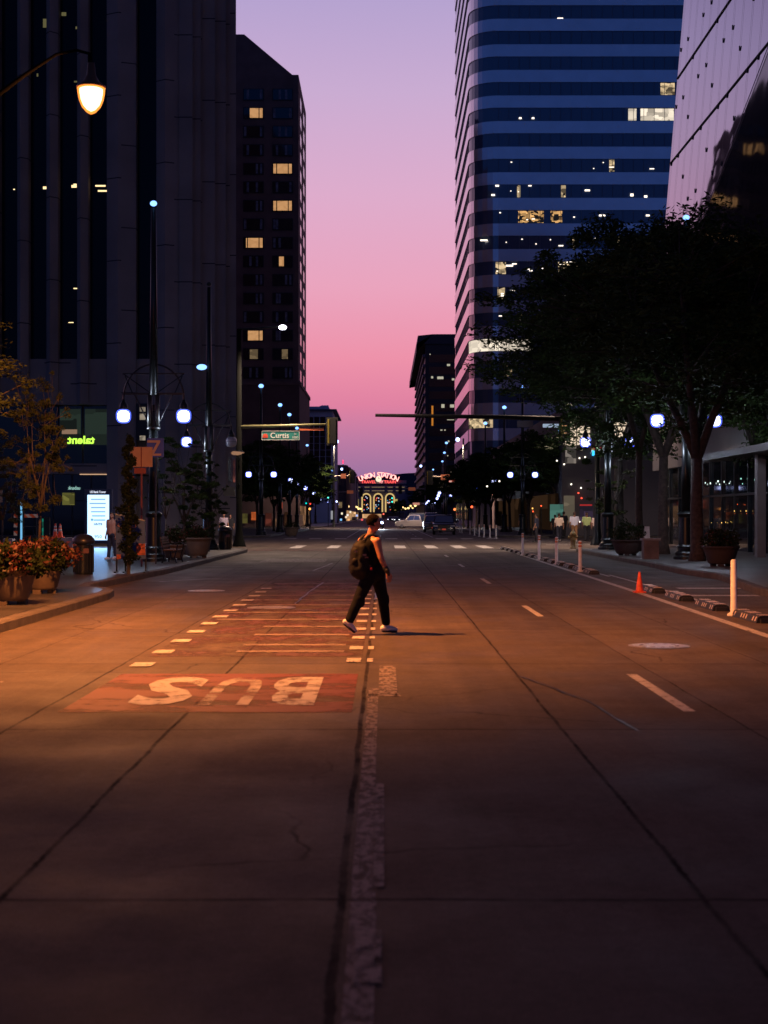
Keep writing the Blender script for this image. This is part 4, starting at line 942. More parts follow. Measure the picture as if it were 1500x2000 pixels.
signal_head(sr, gx(1102, K), K-.3, gz(838, K), 1.1, .42)
for dy in (-6, 3, 8):
    m = MB(); m.box(gx(1096, K), gx(1105, K), K-.46, K-.44, gz(838+dy+1.5, K), gz(838+dy, K)); m.build('visor_edge', glow('visor_amber', (.8, .42, .2), .7), sr)
m = MB(); m.box(gx(1010, K), gx(1041, K), K-.1, K-.05, gz(835, K), gz(822, K)); m.build('blank_sign', mat('sign_back', (.13, .11, .13), rough=.5), sr)
# far signals
def far_signal(side, X, Y, reach, zarm, sign_c, label, hd=1.2):
    t = thing('traffic_signal', label, 'traffic signal', (X, Y, .15))
    m = MB(); m.lathe([(.3, 0), (.14, .8), (.11, zarm+5)], (X, Y, .15), 8); m.build('pole', M_pole, t)
    m = MB(); m.tube([(X, Y, zarm), (X+reach, Y, zarm+.1)], [.1, .07], 8); m.build('mast_arm', mat('arm_pale', (.4, .33, .25), rough=.5), t)
    m = MB(); m.ball((X+reach*.15, Y, zarm+5), .28, 8, 6); m.build('luminaire', M_glow_far, t)
    if Y < 250: light('SPOT', 'luminaire_light', t, (X+reach*.15, Y-.5, zarm+4.5), (1, .72, .56), 7000, .2, (0, 0, 0), math.radians(145), .5)
    s_ = 1 if reach > 0 else -1
    signal_head(t, X+reach*.9, Y-.2, zarm-.1, hd*1.4, .6)
    m = MB(); m.box(min(X+reach*.35, X+reach*.6), max(X+reach*.35, X+reach*.6), Y-.2, Y-.1, zarm-.35, zarm+.35); m.build('street_sign', sign_c, t); return t
M_so = mat('sign_orange_lit', (.5, .16, .08), rough=.5, emit=(1, .25, .1), es=.12)
far_signal(1, gx(652, 205), 205, 2.9, gz(930, 205), M_so, 'traffic signal on the left at the second crossing, pale mast arm')
fs_ = far_signal(-1, gx(905, 189), 189, -5.0, gz(932, 189), M_so, 'traffic signal on the right at the second crossing, beside the red lit street sign')
m = MB(); m.box(gx(876, 189), gx(893, 189), 188.5, 188.6, gz(945, 189), gz(937, 189)); q_ = m.build('street_sign', glow('sign_red_lit', (.55, .04, .02), .5), fs_)
m = MB(); word(m, 'Ara', gx(884, 189), gx(892, 189), gz(943, 189), gz(938.5, 189), 188.45, False, .01, .02); m.cbox((gx(879.5, 189), 188.45, gz(941, 189)), (.35, .02, .3)); m.build('lettering', glow('sign_pink', (1, .5, .4), .8), q_)
far_signal(1, gx(660, 310), 310, 5.6, gz(961, 310), M_so, 'traffic signal on the left at the third crossing')
far_signal(-1, gx(830, 310), 310, -6.0, gz(955, 310), M_so, 'traffic signal on the right at the third crossing')
far_signal(-1, gx(838, 420), 420, -8, gz(984, 420), glow('sign_pale_lit', (.7, .3, .22), .7), 'traffic signal on the right with a long pale lit street sign, far down the street')
for i, (px, py, Y, c_) in enumerate(((605, 994, 170, (1, .35, .08)), (641, 972, 205, (.1, .9, .6)), (766, 973, 420, (.05, .8, .6)), (766, 980, 420, (.05, .9, .7)), (598, 983, 190, (.0, .5, .45)), (888, 995, 160, (1, .22, .06)), (921.5, 990, 150, (1, .12, .04)), (606, 984, 200, (.9, .05, .03)), (1057, 988, 120, (1, .1, .03)), (1041, 999, 118, (1, .1, .03)), (1040, 993, 118, (1, .45, .1)), (749, 1004, 500, (1, .12, .08)), (670, 902, 300, (1, .05, .15)))):
    X = gx(px, Y); zc = gz(py, Y)
    t = thing('signal_light', ['orange pedestrian signal glowing under the trees on the left', 'small green signal glowing on the left before the second crossing', 'upper green signal in front of the right station arch', 'lower green signal in front of the right station arch', 'small teal signal under the left trees', 'orange signal glowing right of the black parked car', 'round orange-red signal under the trees beyond the parked cars', 'small red signal under the left trees', 'red signal behind the right-hand trees', 'orange signal post light behind the right-hand trees', 'orange light just above another on the right under the trees', 'red light in front of the station entrance', 'tall red light strip on the left far buildings'][i], 'signal light', (X, Y, .15 if abs(X) > 9 else 0))
    r_ = (4.2 if i in (0, 5, 6) else 2.6)*Y/F/2*1.15
    m = MB(); m.tube([(X, Y+.1, 0.15), (X, Y+.1, zc+r_)], .05, 6); m.build('post', M_black, t)
    m = MB(); m.cbox((X, Y+.06, zc), (r_*2.6, .1, r_*3.4)); m.build('housing', M_sig, t)
    m = MB(); m.ball((X, Y-.05, zc), r_, 10, 6, (1, .5, 1 if i != 12 else 2.6)); m.build('lens', glow('sigc_%d' % i, c_, 2.4), t)
# warm lamps far down the street (lower downtown)
random.seed(21)
GW = 'tiny warm lamps far down the street'
wl = thing('street_lamp', 'tiny warm street lamp far down the left side near the station', 'street lamp', (0, 0, 0), 0, GW)
m = MB(); m.tube([(0, 0, 0), (0, 0, 4.6)], .09, 6); m.build('post', M_black, wl)
m = MB(); m.ball((0, 0, 4.8), .42, 8, 6); m.build('globe', glow('warm_globe', (1, .68, .26), 2.2), wl)
wr = dup(wl); wr['label'] = 'tiny warm street lamp far down the right side behind the silver pickup'
left_ = [(673, 480), (678, 510), (683, 540), (686, 565), (689, 590), (695, 620), (698, 660), (703, 700), (705, 730), (700, 640), (680, 450), (668, 430)]
right_ = [(811, 470), (806, 510), (802, 540), (798, 580), (792, 620), (786, 660), (783, 700), (780, 730), (776, 760), (788, 600), (834, 420), (830, 440), (797, 640)]
for lst, base in ((left_, wl), (right_, wr)):
    for i, (px, Y) in enumerate(lst):
        if i == 0: base.location = (gx(px, Y), Y, 0.15+random.uniform(-.3, .6))
        else: dup_at(base, (gx(px, Y), Y, .15+random.uniform(-.3, 1.0)*Y/600), 0, base['label'])
GS = 'small glowing shop signs on the far left pavement'
for i, (px, py, Y, c_) in enumerate(((707, 1015, 500, (.9, .12, .12)), (697, 1007, 480, (.5, .6, 1)), (684, 1000, 460, (1, .85, .6)), (679, 1006, 420, (1, .9, .8)), (666, 1015, 360, (.25, .6, 1)), (681, 1015, 400, (1, .5, .2)), (676, 1010, 380, (1, .75, .5)), (650, 1006, 330, (.55, .55, .6)), (668, 1003, 370, (1, .9, .6)), (693, 1002, 520, (1, .6, .3)))):
    t = tag(None or MB().cbox((gx(px, Y), Y, gz(py, Y)), ((8 if i == 7 else 4)*Y/F, .3, (17 if i == 7 else 4)*Y/F)).build('shop_sign', glow('fs_%d' % i, c_, 1.0 if i != 7 else .5)), 'small glowing shop sign on the far left pavement between lamp posts', 'sign', GS)
# ------------------------------------------------------------ kiosk, signs, bins, planters, left side
Kk = 80.0
def kx_(px): return gx(px, Kk)
def kz_(py): return gz(py, Kk)
ks = thing('directory_kiosk', 'glowing white directory kiosk headed US Bank Tower with number 950 at its foot', 'kiosk', (kx_(191), Kk, .15))
m = MB(); m.box(kx_(165), kx_(218), Kk, Kk+.4, .15, kz_(955)); m.build('housing', mat('kiosk_blue', (.015, .02, .05), rough=.3), ks)
m = MB(); m.box(kx_(171), kx_(213), Kk-.04, Kk-.005, kz_(1055), kz_(966.5)); sc_ = m.build('screen', glow('kiosk_screen', (.45, .70, 1.0), 2.0), ks)
m = MB(); word(m, 'US Bank Tower', kx_(176), kx_(207), kz_(963), kz_(958.5), Kk-.03, False, .02, .02); m.build('lettering', glow('kiosk_head', (.8, .85, 1), 1), ks)
m = MB(); word(m, '950', kx_(185), kx_(199), kz_(1051), kz_(1045), Kk-.06, False, .01, .0); word(m, 'HNTB', kx_(184), kx_(200), kz_(1026), kz_(1021.5), Kk-.06, False, .01, .03)
m.build('lettering', glow('kiosk_text', (.02, .04, .10), .6), sc_)
m = MB()
for i, (a, b_) in enumerate(((178, 206), (175, 207), (178, 206), (178, 206), (180, 206), (183, 206))): m.box(kx_(a), kx_(b_), Kk-.05, Kk-.045, kz_(976.5+i*8.1), kz_(974+i*8.1))
m.tube([(kx_(180), Kk-.06, kz_(1015)), (kx_(180), Kk-.045, kz_(1015))], .075, 12)
m.build('tenant_lines', glow('kiosk_lines', (.20, .38, .62), 1.2), sc_)
light('AREA', 'kiosk_glow', ks, (kx_(191), Kk-.12, kz_(1008)), (.25, .5, 1), 110, .5, (math.radians(-90), 0, 0)).data.size = 1.3
bl = thing('light_column', 'thin upright light-blue light strip at the plaza edge, far left', 'light column', (kx_(42), Kk, .15))
m = MB(); m.box(kx_(34), kx_(45), Kk, Kk+.3, .15, kz_(976)); m.build('housing', M_black, bl)
m = MB(); m.box(kx_(40), kx_(43.5), Kk-.04, Kk-.005, kz_(1060), kz_(979)); m.build('strip', glow('blue_strip', (.22, .62, 1), .8), bl)
bl = thing('light_column', 'dark column with a dim teal light, right of the striped barricade', 'light column', (kx_(88), Kk, .15))
m = MB(); m.box(kx_(85), kx_(96), Kk, Kk+.3, .15, kz_(1010)); m.build('housing', M_black, bl)
m = MB(); m.box(kx_(82), kx_(84.8), Kk-.02, Kk+.02, kz_(1058), kz_(1013)); m.build('strip', lit_room('teal_strip', (.02, .30, .2), .5, 3, .1), bl)
# sign post far left
ss = thing('parking_sign', 'pair of small tan parking signs on a thin post at the far left', 'sign', (kx_(14), Kk-2, .15))
m = MB(); m.tube([(kx_(14), Kk-2, .15), (kx_(14), Kk-2, kz_(958))], .03, 6); m.build('post', M_pole, ss)
m = MB(); m.box(kx_(6), kx_(23.5), Kk-2.06, Kk-2.03, kz_(968), kz_(959)); m.box(kx_(6), kx_(23.5), Kk-2.06, Kk-2.03, kz_(982), kz_(969.5)); p_ = m.build('plate', mat('tan_plate', (.42, .26, .16), rough=.5), ss)
m = MB(); m.box(kx_(8), kx_(21), Kk-2.08, Kk-2.065, kz_(966), kz_(964.5)); m.box(kx_(8), kx_(14), Kk-2.08, Kk-2.065, kz_(979), kz_(972)); m.box(kx_(16), kx_(21), Kk-2.08, Kk-2.065, kz_(977), kz_(975)); m.build('marking', mat('tan_mark', (.12, .07, .05)), p_)
M_str = bpy.data.materials.new('barricade_stripes'); M_str.use_nodes = True
t = M_str.node_tree; b = t.nodes['Principled BSDF']; tcn = t.nodes.new('ShaderNodeTexCoord'); wv = t.nodes.new('ShaderNodeTexWave'); wv.bands_direction = 'DIAGONAL'; wv.inputs['Scale'].default_value = 1.3
cr = t.nodes.new('ShaderNodeValToRGB'); cr.color_ramp.interpolation = 'CONSTANT'; cr.color_ramp.elements[0].color = (.75, .12, .02, 1); cr.color_ramp.elements[1].color = (.7, .6, .5, 1); cr.color_ramp.elements[1].position = .5
t.links.new(tcn.outputs['Object'], wv.inputs['Vector']); t.links.new(wv.outputs['Color'], cr.inputs[0]); t.links.new(cr.outputs[0], b.inputs['Base Color'])
bc = thing('barricade', 'orange and white striped road barricade on the plaza, far left', 'barricade', (gx(51, 86), 86, .15))
Yb = 86.0
m = MB(); m.box(gx(27, Yb), gx(74, Yb), Yb, Yb+.04, gz(1011, Yb), gz(1004, Yb)); m.build('rail', M_str, bc)
m = MB(); m.box(gx(27, Yb), gx(34, Yb), Yb-.02, Yb+.02, gz(1030, Yb), gz(1018, Yb)); m.box(gx(27, Yb), gx(34, Yb), Yb-.02, Yb+.02, gz(1046, Yb), gz(1037, Yb)); m.build('rail', M_str, bc)
m = MB()
for px in (31, 71): m.box(gx(px, Yb)-.04, gx(px, Yb)+.04, Yb+.05, Yb+.09, .15, gz(1003, Yb)); m.box(gx(px, Yb)-.04, gx(px, Yb)+.04, Yb-.4, Yb+.5, .15, .20)
m.box(gx(34, Yb), gx(74, Yb), Yb+.05, Yb+.08, gz(1029, Yb), gz(1027.5, Yb)); m.build('leg', M_pole, bc)
def block(x0, x1, Y, dep, h_, label):
    t = thing('concrete_block', label, 'concrete block', ((x0+x1)/2, Y, .15)); m = MB(); m.box(x0, x1, Y, Y+dep, .15, .15+h_); o = m.build('block', mat('block_concrete', (.30, .26, .28), rough=.8, var=.15, vscale=3), t)
    md = o.modifiers.new('b', 'BEVEL'); md.width = .03; md.segments = 2; return t
block(gx(95, 67), gx(142, 67), 67, .7, .53, 'low pale concrete block carrying two traffic cones on the plaza')
block(gx(2, 72), gx(24, 72), 72, .6, .4, 'small pale concrete block at the left edge of the photo')
M_co = mat('cone_orange', (.85, .09, .015), rough=.45); M_cw = mat('cone_white', (.8, .72, .66), rough=.5)
def cone(x, y, z, h_, label, stripes=True, mt_=None):
    t = thing('traffic_cone', label, 'traffic cone', (x, y, z))
    m = MB(); m.cbox((x, y, z+.015), (h_*.55, h_*.55, .03)); m.build('foot', mt_ or M_co, t)
    m = MB(); m.lathe([(h_*.21, .03), (h_*.18, .06), (h_*.055, h_*.97), (h_*.045, h_)], (x, y, z), 18); m.build('body', mt_ or M_co, t, smooth=True)
    if stripes:
        for a, b_ in ((.45, .62), (.72, .84)):
            r0 = h_*(.185-.135*a)+.004; r1 = h_*(.185-.135*b_)+.004
            m = MB(); m.lathe([(r0, h_*a), (r1, h_*b_)], (x, y, z), 18); m.build('reflective_band', M_cw, t, smooth=True)
cone(gx(108, 67.3), 67.3, .681, .66, 'left one of the two striped cones on the concrete block')
cone(gx(115.5, 67.3)+.02, 67.45, .681, .66, 'right one of the two striped cones on the concrete block')
cone(gx(1249, 31.4), 31.4, .013, .46, 'plain orange traffic cone at the near end of the rubber kerb blocks', False, mat('cone_worn', (.62, .07, .02), rough=.6, var=.3, vscale=9))
# litter bin
def bin_(x, y, label, h_=1.08, r_=.26):
    t = thing('litter_bin', label, 'litter bin', (x, y, .15))
    m = MB(); m.lathe([(r_*.9, 0), (r_*.94, .04), (r_, h_*.72), (r_*1.04, h_*.74)], (x, y, .15), 20)
    for k in range(20):
        a = k*PI/10; m.box(x+math.cos(a)*r_*.99-.01, x+math.cos(a)*r_*.99+.01, y+math.sin(a)*r_*.99-.01, y+math.sin(a)*r_*.99+.01, .2, .15+h_*.72)
    m.build('body', M_black, t)
    m = MB(); m.lathe([(r_*1.02, h_*.745), (r_*1.12, h_*.78), (r_*1.1, h_*.86), (r_*.8, h_*.95), (r_*.3, h_)], (x, y, .15), 20); m.build('lid', mat('bin_lid', (.02, .022, .03), rough=.35, metal=.2), t, smooth=True)
    m = MB(); m.box(x+r_*.2, x+r_*.75, y-r_*1.03, y-r_*.8, .15+h_*.52, .15+h_*.64); m.build('sticker', mat('bin_sticker', (.12, .05, .05)), t)
bin_(gx(163, 38), 38, 'dark slatted litter bin beside the flower pots on the left', 1.08, .27)
bin_(gx(440, 66), 66.0, 'dark litter bin between the second lamp column and the signal pole', 1.1, .3)
# map board
Y = 39.0; A = lambda px: gx(px, Y); Zb = lambda py: gz(py, Y)
mb_ = thing('map_board', 'leaning blue-grey information board with an arrow outline, on the left pavement', 'information board', (A(255), Y, .15))
m = MB(); m.slab([(A(227), Zb(1092)), (A(285), Zb(1092)), (A(283), Zb(1017)), (A(225), Zb(1004))], Y, Y+.05); pn = m.build('panel', mat('board_blue', (.03, .07, .20), rough=.35, var=.2, vscale=2), mb_)
m = MB(); m.tube([(A(225), Y, Zb(1004)), (A(283), Y, Zb(1017))], .02, 6); m.build('top_edge', mat('board_edge', (.3, .34, .36), rough=.4), mb_)
m = MB()
ar = [(228, 1025), (243, 1017), (243, 1021), (265, 1022), (265, 1030), (243, 1029), (243, 1034)]
for i in range(7): m.tube([(A(ar[i][0]), Y-.02, Zb(ar[i][1])), (A(ar[(i+1) % 7][0]), Y-.02, Zb(ar[(i+1) % 7][1]))], .013, 5)
m.build('arrow', mat('arrow_outline', (.45, .22, .15), rough=.5), pn)
for a, b_, c_, d_ in ((266, 284, 1084, 1062), (228, 236, 1092, 1083)): m = MB(); m.box(A(a), A(b_), Y-.02, Y-.004, Zb(c_), Zb(d_)); m.build('red_patch', mat('board_red', (.35, .07, .03), rough=.6, var=.5, vscale=9), pn)
for px in (227, 244, 284): m = MB(); m.box(A(px)-.02, A(px)+.02, Y+.06, Y+.10, .17, Zb(1088)); m.box(A(px)-.03, A(px)+.03, Y-.2, Y+.3, .15, .18); m.build('leg', M_black, mb_)
# street number / route signs
Y = 46.0; A = lambda px: gx(px, Y); Zb = lambda py: gz(py, Y)
zs = thing('route_sign', 'square blue sign with a pale letter Z, beside the nearest left lamp column', 'sign', (A(304), Y, .15))
m = MB(); m.tube([(A(304), Y+.05, .15), (A(304), Y+.05, Zb(858))], .03, 8); m.build('post', M_pole, zs)
m = MB(); m.box(A(287), A(320), Y-.02, Y+.01, Zb(893), Zb(856)); p_ = m.build('plate', mat('sign_blue', (.014, .07, .42), rough=.4), zs)
m = MB(); zz = [(288, 860), (313, 860), (313, 864), (301, 886), (315, 886), (315, 890), (295, 890), (295, 886), (307, 864.5), (288, 864.5)]
m.slab([(A(x), Zb(y_)) for x, y_ in reversed(zz)], Y-.035, Y-.022); m.build('letter', mat('sign_cream', (.62, .40, .24), rough=.5), p_)
Y = 43.5; A = lambda px: gx(px, Y); Zb = lambda py: gz(py, Y)
zs = thing('blank_sign', 'two plain tan sign plates side by side on one post, left of the blue sign', 'sign', (A(276), Y, .15))
m = MB(); m.tube([(A(276), Y+.05, .15), (A(276), Y+.05, Zb(873))], .03, 8); m.build('post', mat('reddish_post', (.25, .06, .04), rough=.5), zs)
for a, b_ in ((255, 275), (277, 298)): m = MB(); m.box(A(a), A(b_), Y-.02, Y+.01, Zb(912), Zb(873)); m.build('plate', mat('tan_board', (.50, .27, .13), rough=.5, var=.1), zs)
m = MB(); m.box(A(262), A(285), Y, Y+.01, Zb(925), Zb(914)); m.box(A(254), A(262), Y, Y+.01, Zb(945), Zb(930)); m.build('red_plate', mat('red_board', (.28, .05, .03), rough=.6), zs)
# planters
def foliage(cx, cy, cz, rx, ry, rz, n, size, seed):
    rs = np.random.RandomState(seed); vs = np.zeros((n*4, 3)); 
    d = rs.normal(size=(n, 3)); d /= np.linalg.norm(d, axis=1)[:, None]; rad = rs.uniform(.25, 1, n)**.5
    c_ = d*rad[:, None]*np.array([rx, ry, rz])*(1+.18*np.sin(d[:, :1]*7+seed)+.15*np.cos(d[:, 1:2]*9))+np.array([cx, cy, cz])
    u = rs.normal(size=(n, 3)); u /= np.linalg.norm(u, axis=1)[:, None]; w_ = rs.normal(size=(n, 3)); w_ = np.cross(u, w_); w_ /= np.linalg.norm(w_, axis=1)[:, None]
    sz = size*rs.uniform(.6, 1.4, n)[:, None]
    vs[0::4] = c_-u*sz; vs[1::4] = c_+w_*sz*.5; vs[2::4] = c_+u*sz; vs[3::4] = c_-w_*sz*.5
    return vs
def quads_mesh(name, vs, mats, mi=None):
    n = len(vs)//4; me = bpy.data.meshes.new(name); me.vertices.add(n*4); me.vertices.foreach_set('co', vs.ravel()); me.loops.add(n*4); me.loops.foreach_set('vertex_index', np.arange(n*4, dtype=np.int32))
    me.polygons.add(n); me.polygons.foreach_set('loop_start', np.arange(0, n*4, 4, dtype=np.int32)); 
    for m_ in mats: me.materials.append(m_)
    if mi is not None: me.polygons.foreach_set('material_index', mi)
    me.update(calc_edges=True); me.validate(); return me
M_pl = mat('planter_clay', (.085, .06, .042), rough=.75, var=.2, vscale=4, bump=.2)
M_flr = mat('flower_red', (.060, .008, .005), rough=.6, var=.5, vscale=8); M_flo = mat('flower_orange', (.06, .017, .006), rough=.6, var=.4, vscale=8)
def planter(x, y, r_, h_, label, fx=1.1, fz=.35, flowers=.0, seed=1, n=900, shift=0, mt_=None):
    t = thing('planter', label, 'planter', (x, y, .15))
    m = MB(); m.lathe([(r_*.62, 0.07), (r_*.72, h_*.2), (r_*.93, h_*.75), (r_*.97, h_*.9), (r_*1.05, h_*.92), (r_*1.05, h_), (r_*.95, h_)], (x, y, .15), 24); m.build('pot', mt_ or M_pl, t, smooth=True)
    for k in range(3):
        a = k*2.1+.3; m = MB(); m.cbox((x+math.cos(a)*r_*.48, y+math.sin(a)*r_*.48, .19), (.16, .16, .085)); m.build('foot', mt_ or M_pl, t)
    vs = foliage(x+shift, y, .15+h_+fz*.45, r_*fx, r_*fx, fz, n, .055, seed)-np.array([x, y, .15])
    o = bpy.data.objects.new('foliage', quads_mesh('foliage', vs, [mat('pot_leaf', (.013, .02, .006), rough=.8, spec=.1, var=.5)])); link(o, t)
    if flowers:
        k = int(n*flowers); vs = foliage(x+shift, y, .15+h_+fz*.55, r_*fx*1.04, r_*fx*1.04, fz*1.05, k, .04, seed+9)-np.array([x, y, .15])
        mi = (np.arange(k) % 3 == 0).astype(np.int32); o = bpy.data.objects.new('blossom', quads_mesh('blossom', vs, [M_flr, M_flo], mi)); link(o, t)
planter(gx(18, 25.0), 25.0, .47, .62, 'large clay pot with red and orange flowers at the left edge, nearest', 1.25, .30, .9, 3, 2600, .1)
planter(gx(82, 28.6), 28.6, .42, .60, 'clay flower pot just behind the nearest one, trailing reddish flowers to the right', 1.3, .32, .8, 5, 2000, .12)
planter(gx(340, 50), 50, .42, .55, 'clay pot with pale leaves right of the nearest left lamp column', .9, .45, .25, 6, 900)
planter(gx(385, 53), 53, .55, .75, 'wide low planter between the two left lamp columns', 1.0, .28, .3, 7, 900)
planter(gx(372, 60), 60, .5, .8, 'planter behind, under the small dark tree on the left', 1, .25, .2, 8, 600)
planter(gx(1225, 56), 56, .62, .62, 'dark planter with green leaves left of the bin on the right pavement', 1.1, .5, .05, 9, 1200, 0, mat('planter_dark', (.035, .022, .02), rough=.8))
planter(gx(1408, 44), 44, .55, .62, 'dark round planter beside the forked tree trunk on the right', 1.05, .38, .12, 10, 1200, 0, mat('planter_dark', ()))
planter(gx(485, 74), 108, .6, .7, 'planter beyond the side street left of the far lamp column', 1, .3, .1, 11, 500)
# bench
def bench(x, y, rz, label):
    t = thing('bench', label, 'bench', (x, y, .15), rz)
    M_w = mat('bench_wood', (.13, .06, .035), rough=.6, var=.2)
    m = MB()
    for k in range(5): m.box(-.8, .8, .02+k*.09, .085+k*.09, .42, .45)
    o = bpy.data.objects.new('seat', m.mesh('seat', [M_w])); link(o, t)
    m = MB()
    for k in range(4): m.box(-.8, .8, .47+k*.02, .49+k*.02, .52+k*.09, .59+k*.09)
    o = bpy.data.objects.new('backrest', m.mesh('backrest', [M_w])); link(o, t)
    for s in (-.72, .72):
        m = MB(); m.tube([(s, .02, 0), (s, .08, .2), (s, .02, .42), (s, -.02, .6), (s, .12, .66), (s, .46, .62)], .025, 6); m.tube([(s, .5, 0), (s, .42, .25), (s, .46, .45), (s, .56, .9)], .025, 6); m.tube([(s, .02, .41), (s, .46, .41)], .02, 6)
        o = bpy.data.objects.new('frame', m.mesh('frame', [M_black])); link(o, t)
bench(gx(352, 47.5), 47.5, PI/2, 'wooden bench with curled iron frame beside the pots on the left')
# right side small things
def delineator(x, y, h_, label, bands=True):
    t = thing('delineator_post', label, 'delineator post', (x, y, 0), 0, 'white delineator posts beside the cycle lane')
    m = MB(); m.lathe([(.11, 0), (.11, .03), (.055, .06), (.05, h_-.02), (.03, h_)], (x, y, 0.003), 14); m.build('post', M_white, t, smooth=True)
    if bands:
        for a in (.80, .90): m = MB(); m.lathe([(.053, h_*a), (.053, h_*a+.06)], (x, y, 0), 14); m.build('reflective_band', mat('band_orange', (.65, .22, .1), rough=.3), t, smooth=True)
for i, (px, Y, h_) in enumerate(((1433, 24.2, .96), (1133, 43.3, .95), (1087, 49.7, .97), (1053, 54.9, .97), (1021, 61.3, .97))):
    delineator(gx(px, Y), Y, h_, ['plain white delineator post nearest the camera on the right', 'second nearest white delineator post, first with orange bands', 'third white delineator post on the right, counting away', 'fourth white delineator post on the right, counting away', 'fifth white delineator post, last before the crossing'][i], i > 0)
for i, (px, Y) in enumerate(((969, 109), (957, 111), (945.5, 114), (936, 117.5), (927, 124), (918, 132), (902, 140), (898, 146))):
    delineator(gx(px, Y), Y, 1.02, '%s white delineator post beyond the crossing, counting away' % ordn[i], True)
M_rub = mat('black_rubber', (.012, .012, .012), rough=.55); M_ref = mat('reflective_stripe', (.70, .55, .42), rough=.4)
rk = thing('rubber_kerb_block', 'x', 'rubber kerb', (0, 0, 0), 0, 'black rubber kerb blocks with pale stripes beside the cycle lane')
m = MB(); m.slab([(-.16, 0), (.16, 0), (.13, .09), (.07, .12), (-.07, .12), (-.13, .09)], -.85, .85); m.box(-.10, .10, -.92, -.85, 0, .07); m.box(-.10, .10, .85, .92, 0, .07)
m.build('body', M_rub, rk)
for yy in (-.78, -.62, -.2, -.04, .12, .55, .71):
    m = MB(); m.slab([(-.135, .092), (-.075, .124), (.075, .124), (.135, .092), (.145, .082), (.152, .03), (.162, .03), (.15, .10), (.08, .130), (-.08, .130), (-.15, .10), (-.162, .03), (-.152, .03)], yy-.03, yy+.03) if False else m.box(-.09, .09, yy-.028, yy+.028, .118, .1235)
    m.add([(-.165, yy-.028, .03), (-.165, yy+.028, .03), (-.136, yy+.028, .098), (-.136, yy-.028, .098)], [(3, 2, 1, 0)]); m.build('stripe', M_ref, rk)
ys = [23.4, 26.3, 29.2, 32.1]+[42.2+2.35*i for i in range(14)]
for i, y in enumerate(ys):
    lab = '%s rubber kerb block on the right, counting from the camera' % (ordn+['thirteenth', 'fourteenth', 'fifteenth', 'sixteenth', 'seventeenth', 'eighteenth'])[i]
    X = 6.06 if i < 4 else 6.14
    o = rk if i == 0 else dup_at(rk, (X, y, .002), -.03, lab)
    if i == 0: o.location = (X, y, .002); o['label'] = lab
# hydrant
hx, hy = gx(1119, 73) if False else gx(1119, 68), 68
hd = thing('fire_hydrant', 'brownish yellow fire hydrant at the right kerb, in front of the walking men', 'fire hydrant', (hx, hy, .15))
m = MB(); m.lathe([(.17, 0), (.17, .05), (.12, .08), (.12, .62), (.15, .64), (.15, .68), (.13, .74), (.08, .82), (.03, .86), (.03, .92)], (hx, hy, .15), 14); m.build('barrel', mat('hydrant_paint', (.26, .15, .04), rough=.5, var=.2), hd, smooth=True)
for s in (-1, 1): m = MB(); m.tube([(hx+s*.10, hy, .70), (hx+s*.23, hy, .70)], .065, 10); m.build('nozzle', mat('hydrant_paint', ()), hd)
m = MB(); m.tube([(hx, hy-.10, .62), (hx, hy-.22, .62)], .085, 10); m.build('nozzle', mat('hydrant_paint', ()), hd)
# pedestal bin + folding sign on the right
x, y = gx(1270, 51.5), 51.5
t = thing('stone_pedestal', 'square stone pedestal bin left of the right-hand lamp column', 'pedestal', (x, y, .15))
m = MB(); m.box(x-.27, x+.27, y-.25, y+.25, .15, .82); m.build('body', mat('pedestal_stone', (.16, .13, .12), rough=.8, var=.3), t)
m = MB(); m.box(x-.32, x+.32, y-.3, y+.3, .822, .90); m.build('top', mat('pedestal_top', (.25, .22, .21), rough=.6), t)
x, y = gx(1264, 62), 62
t = thing('floor_sign', 'small white folding floor sign standing behind the stone pedestal', 'floor sign', (x, y, .15))
m = MB(); m.slab([(x-.14, .3), (x+.14, .3), (x+.10, 1.25), (x-.10, 1.25)], y, y+.03); m.build('front_board', M_white, t)
m = MB(); m.slab([(x-.14, .16), (x+.14, .16), (x+.10, 1.22), (x-.10, 1.22)], y+.06, y+.09); m.build('rear_board', M_white, t)
# blue glowing tree-shaped sign
Y = 88.0
t = thing('blue_light_sign', 'bright blue glowing twig-like light sign behind the trees on the right', 'light sign', (gx(1320, Y), Y, .15))
m = MB(); m.tube([(gx(1320, Y), Y, .15), (gx(1320, Y), Y, gz(900, Y))], .05, 6); m.build('post', M_black, t)
random.seed(4); m = MB(); m.box(gx(1320, Y)-.05, gx(1320, Y)+.05, Y-.05, Y, gz(897, Y), gz(842, Y))
for k in range(46):
    px = random.uniform(1306, 1332); py = random.uniform(850, 880) if px < 1328 else random.uniform(843, 880)
    p0 = P(px, py, Y); m.tube([p0, p0+Vector((random.uniform(-.1, .1), 0, random.uniform(.02, .16)))], .022, 4)
m.build('light_tube', glow('blue_tube', (.01, .13, 1), 1.6), t)
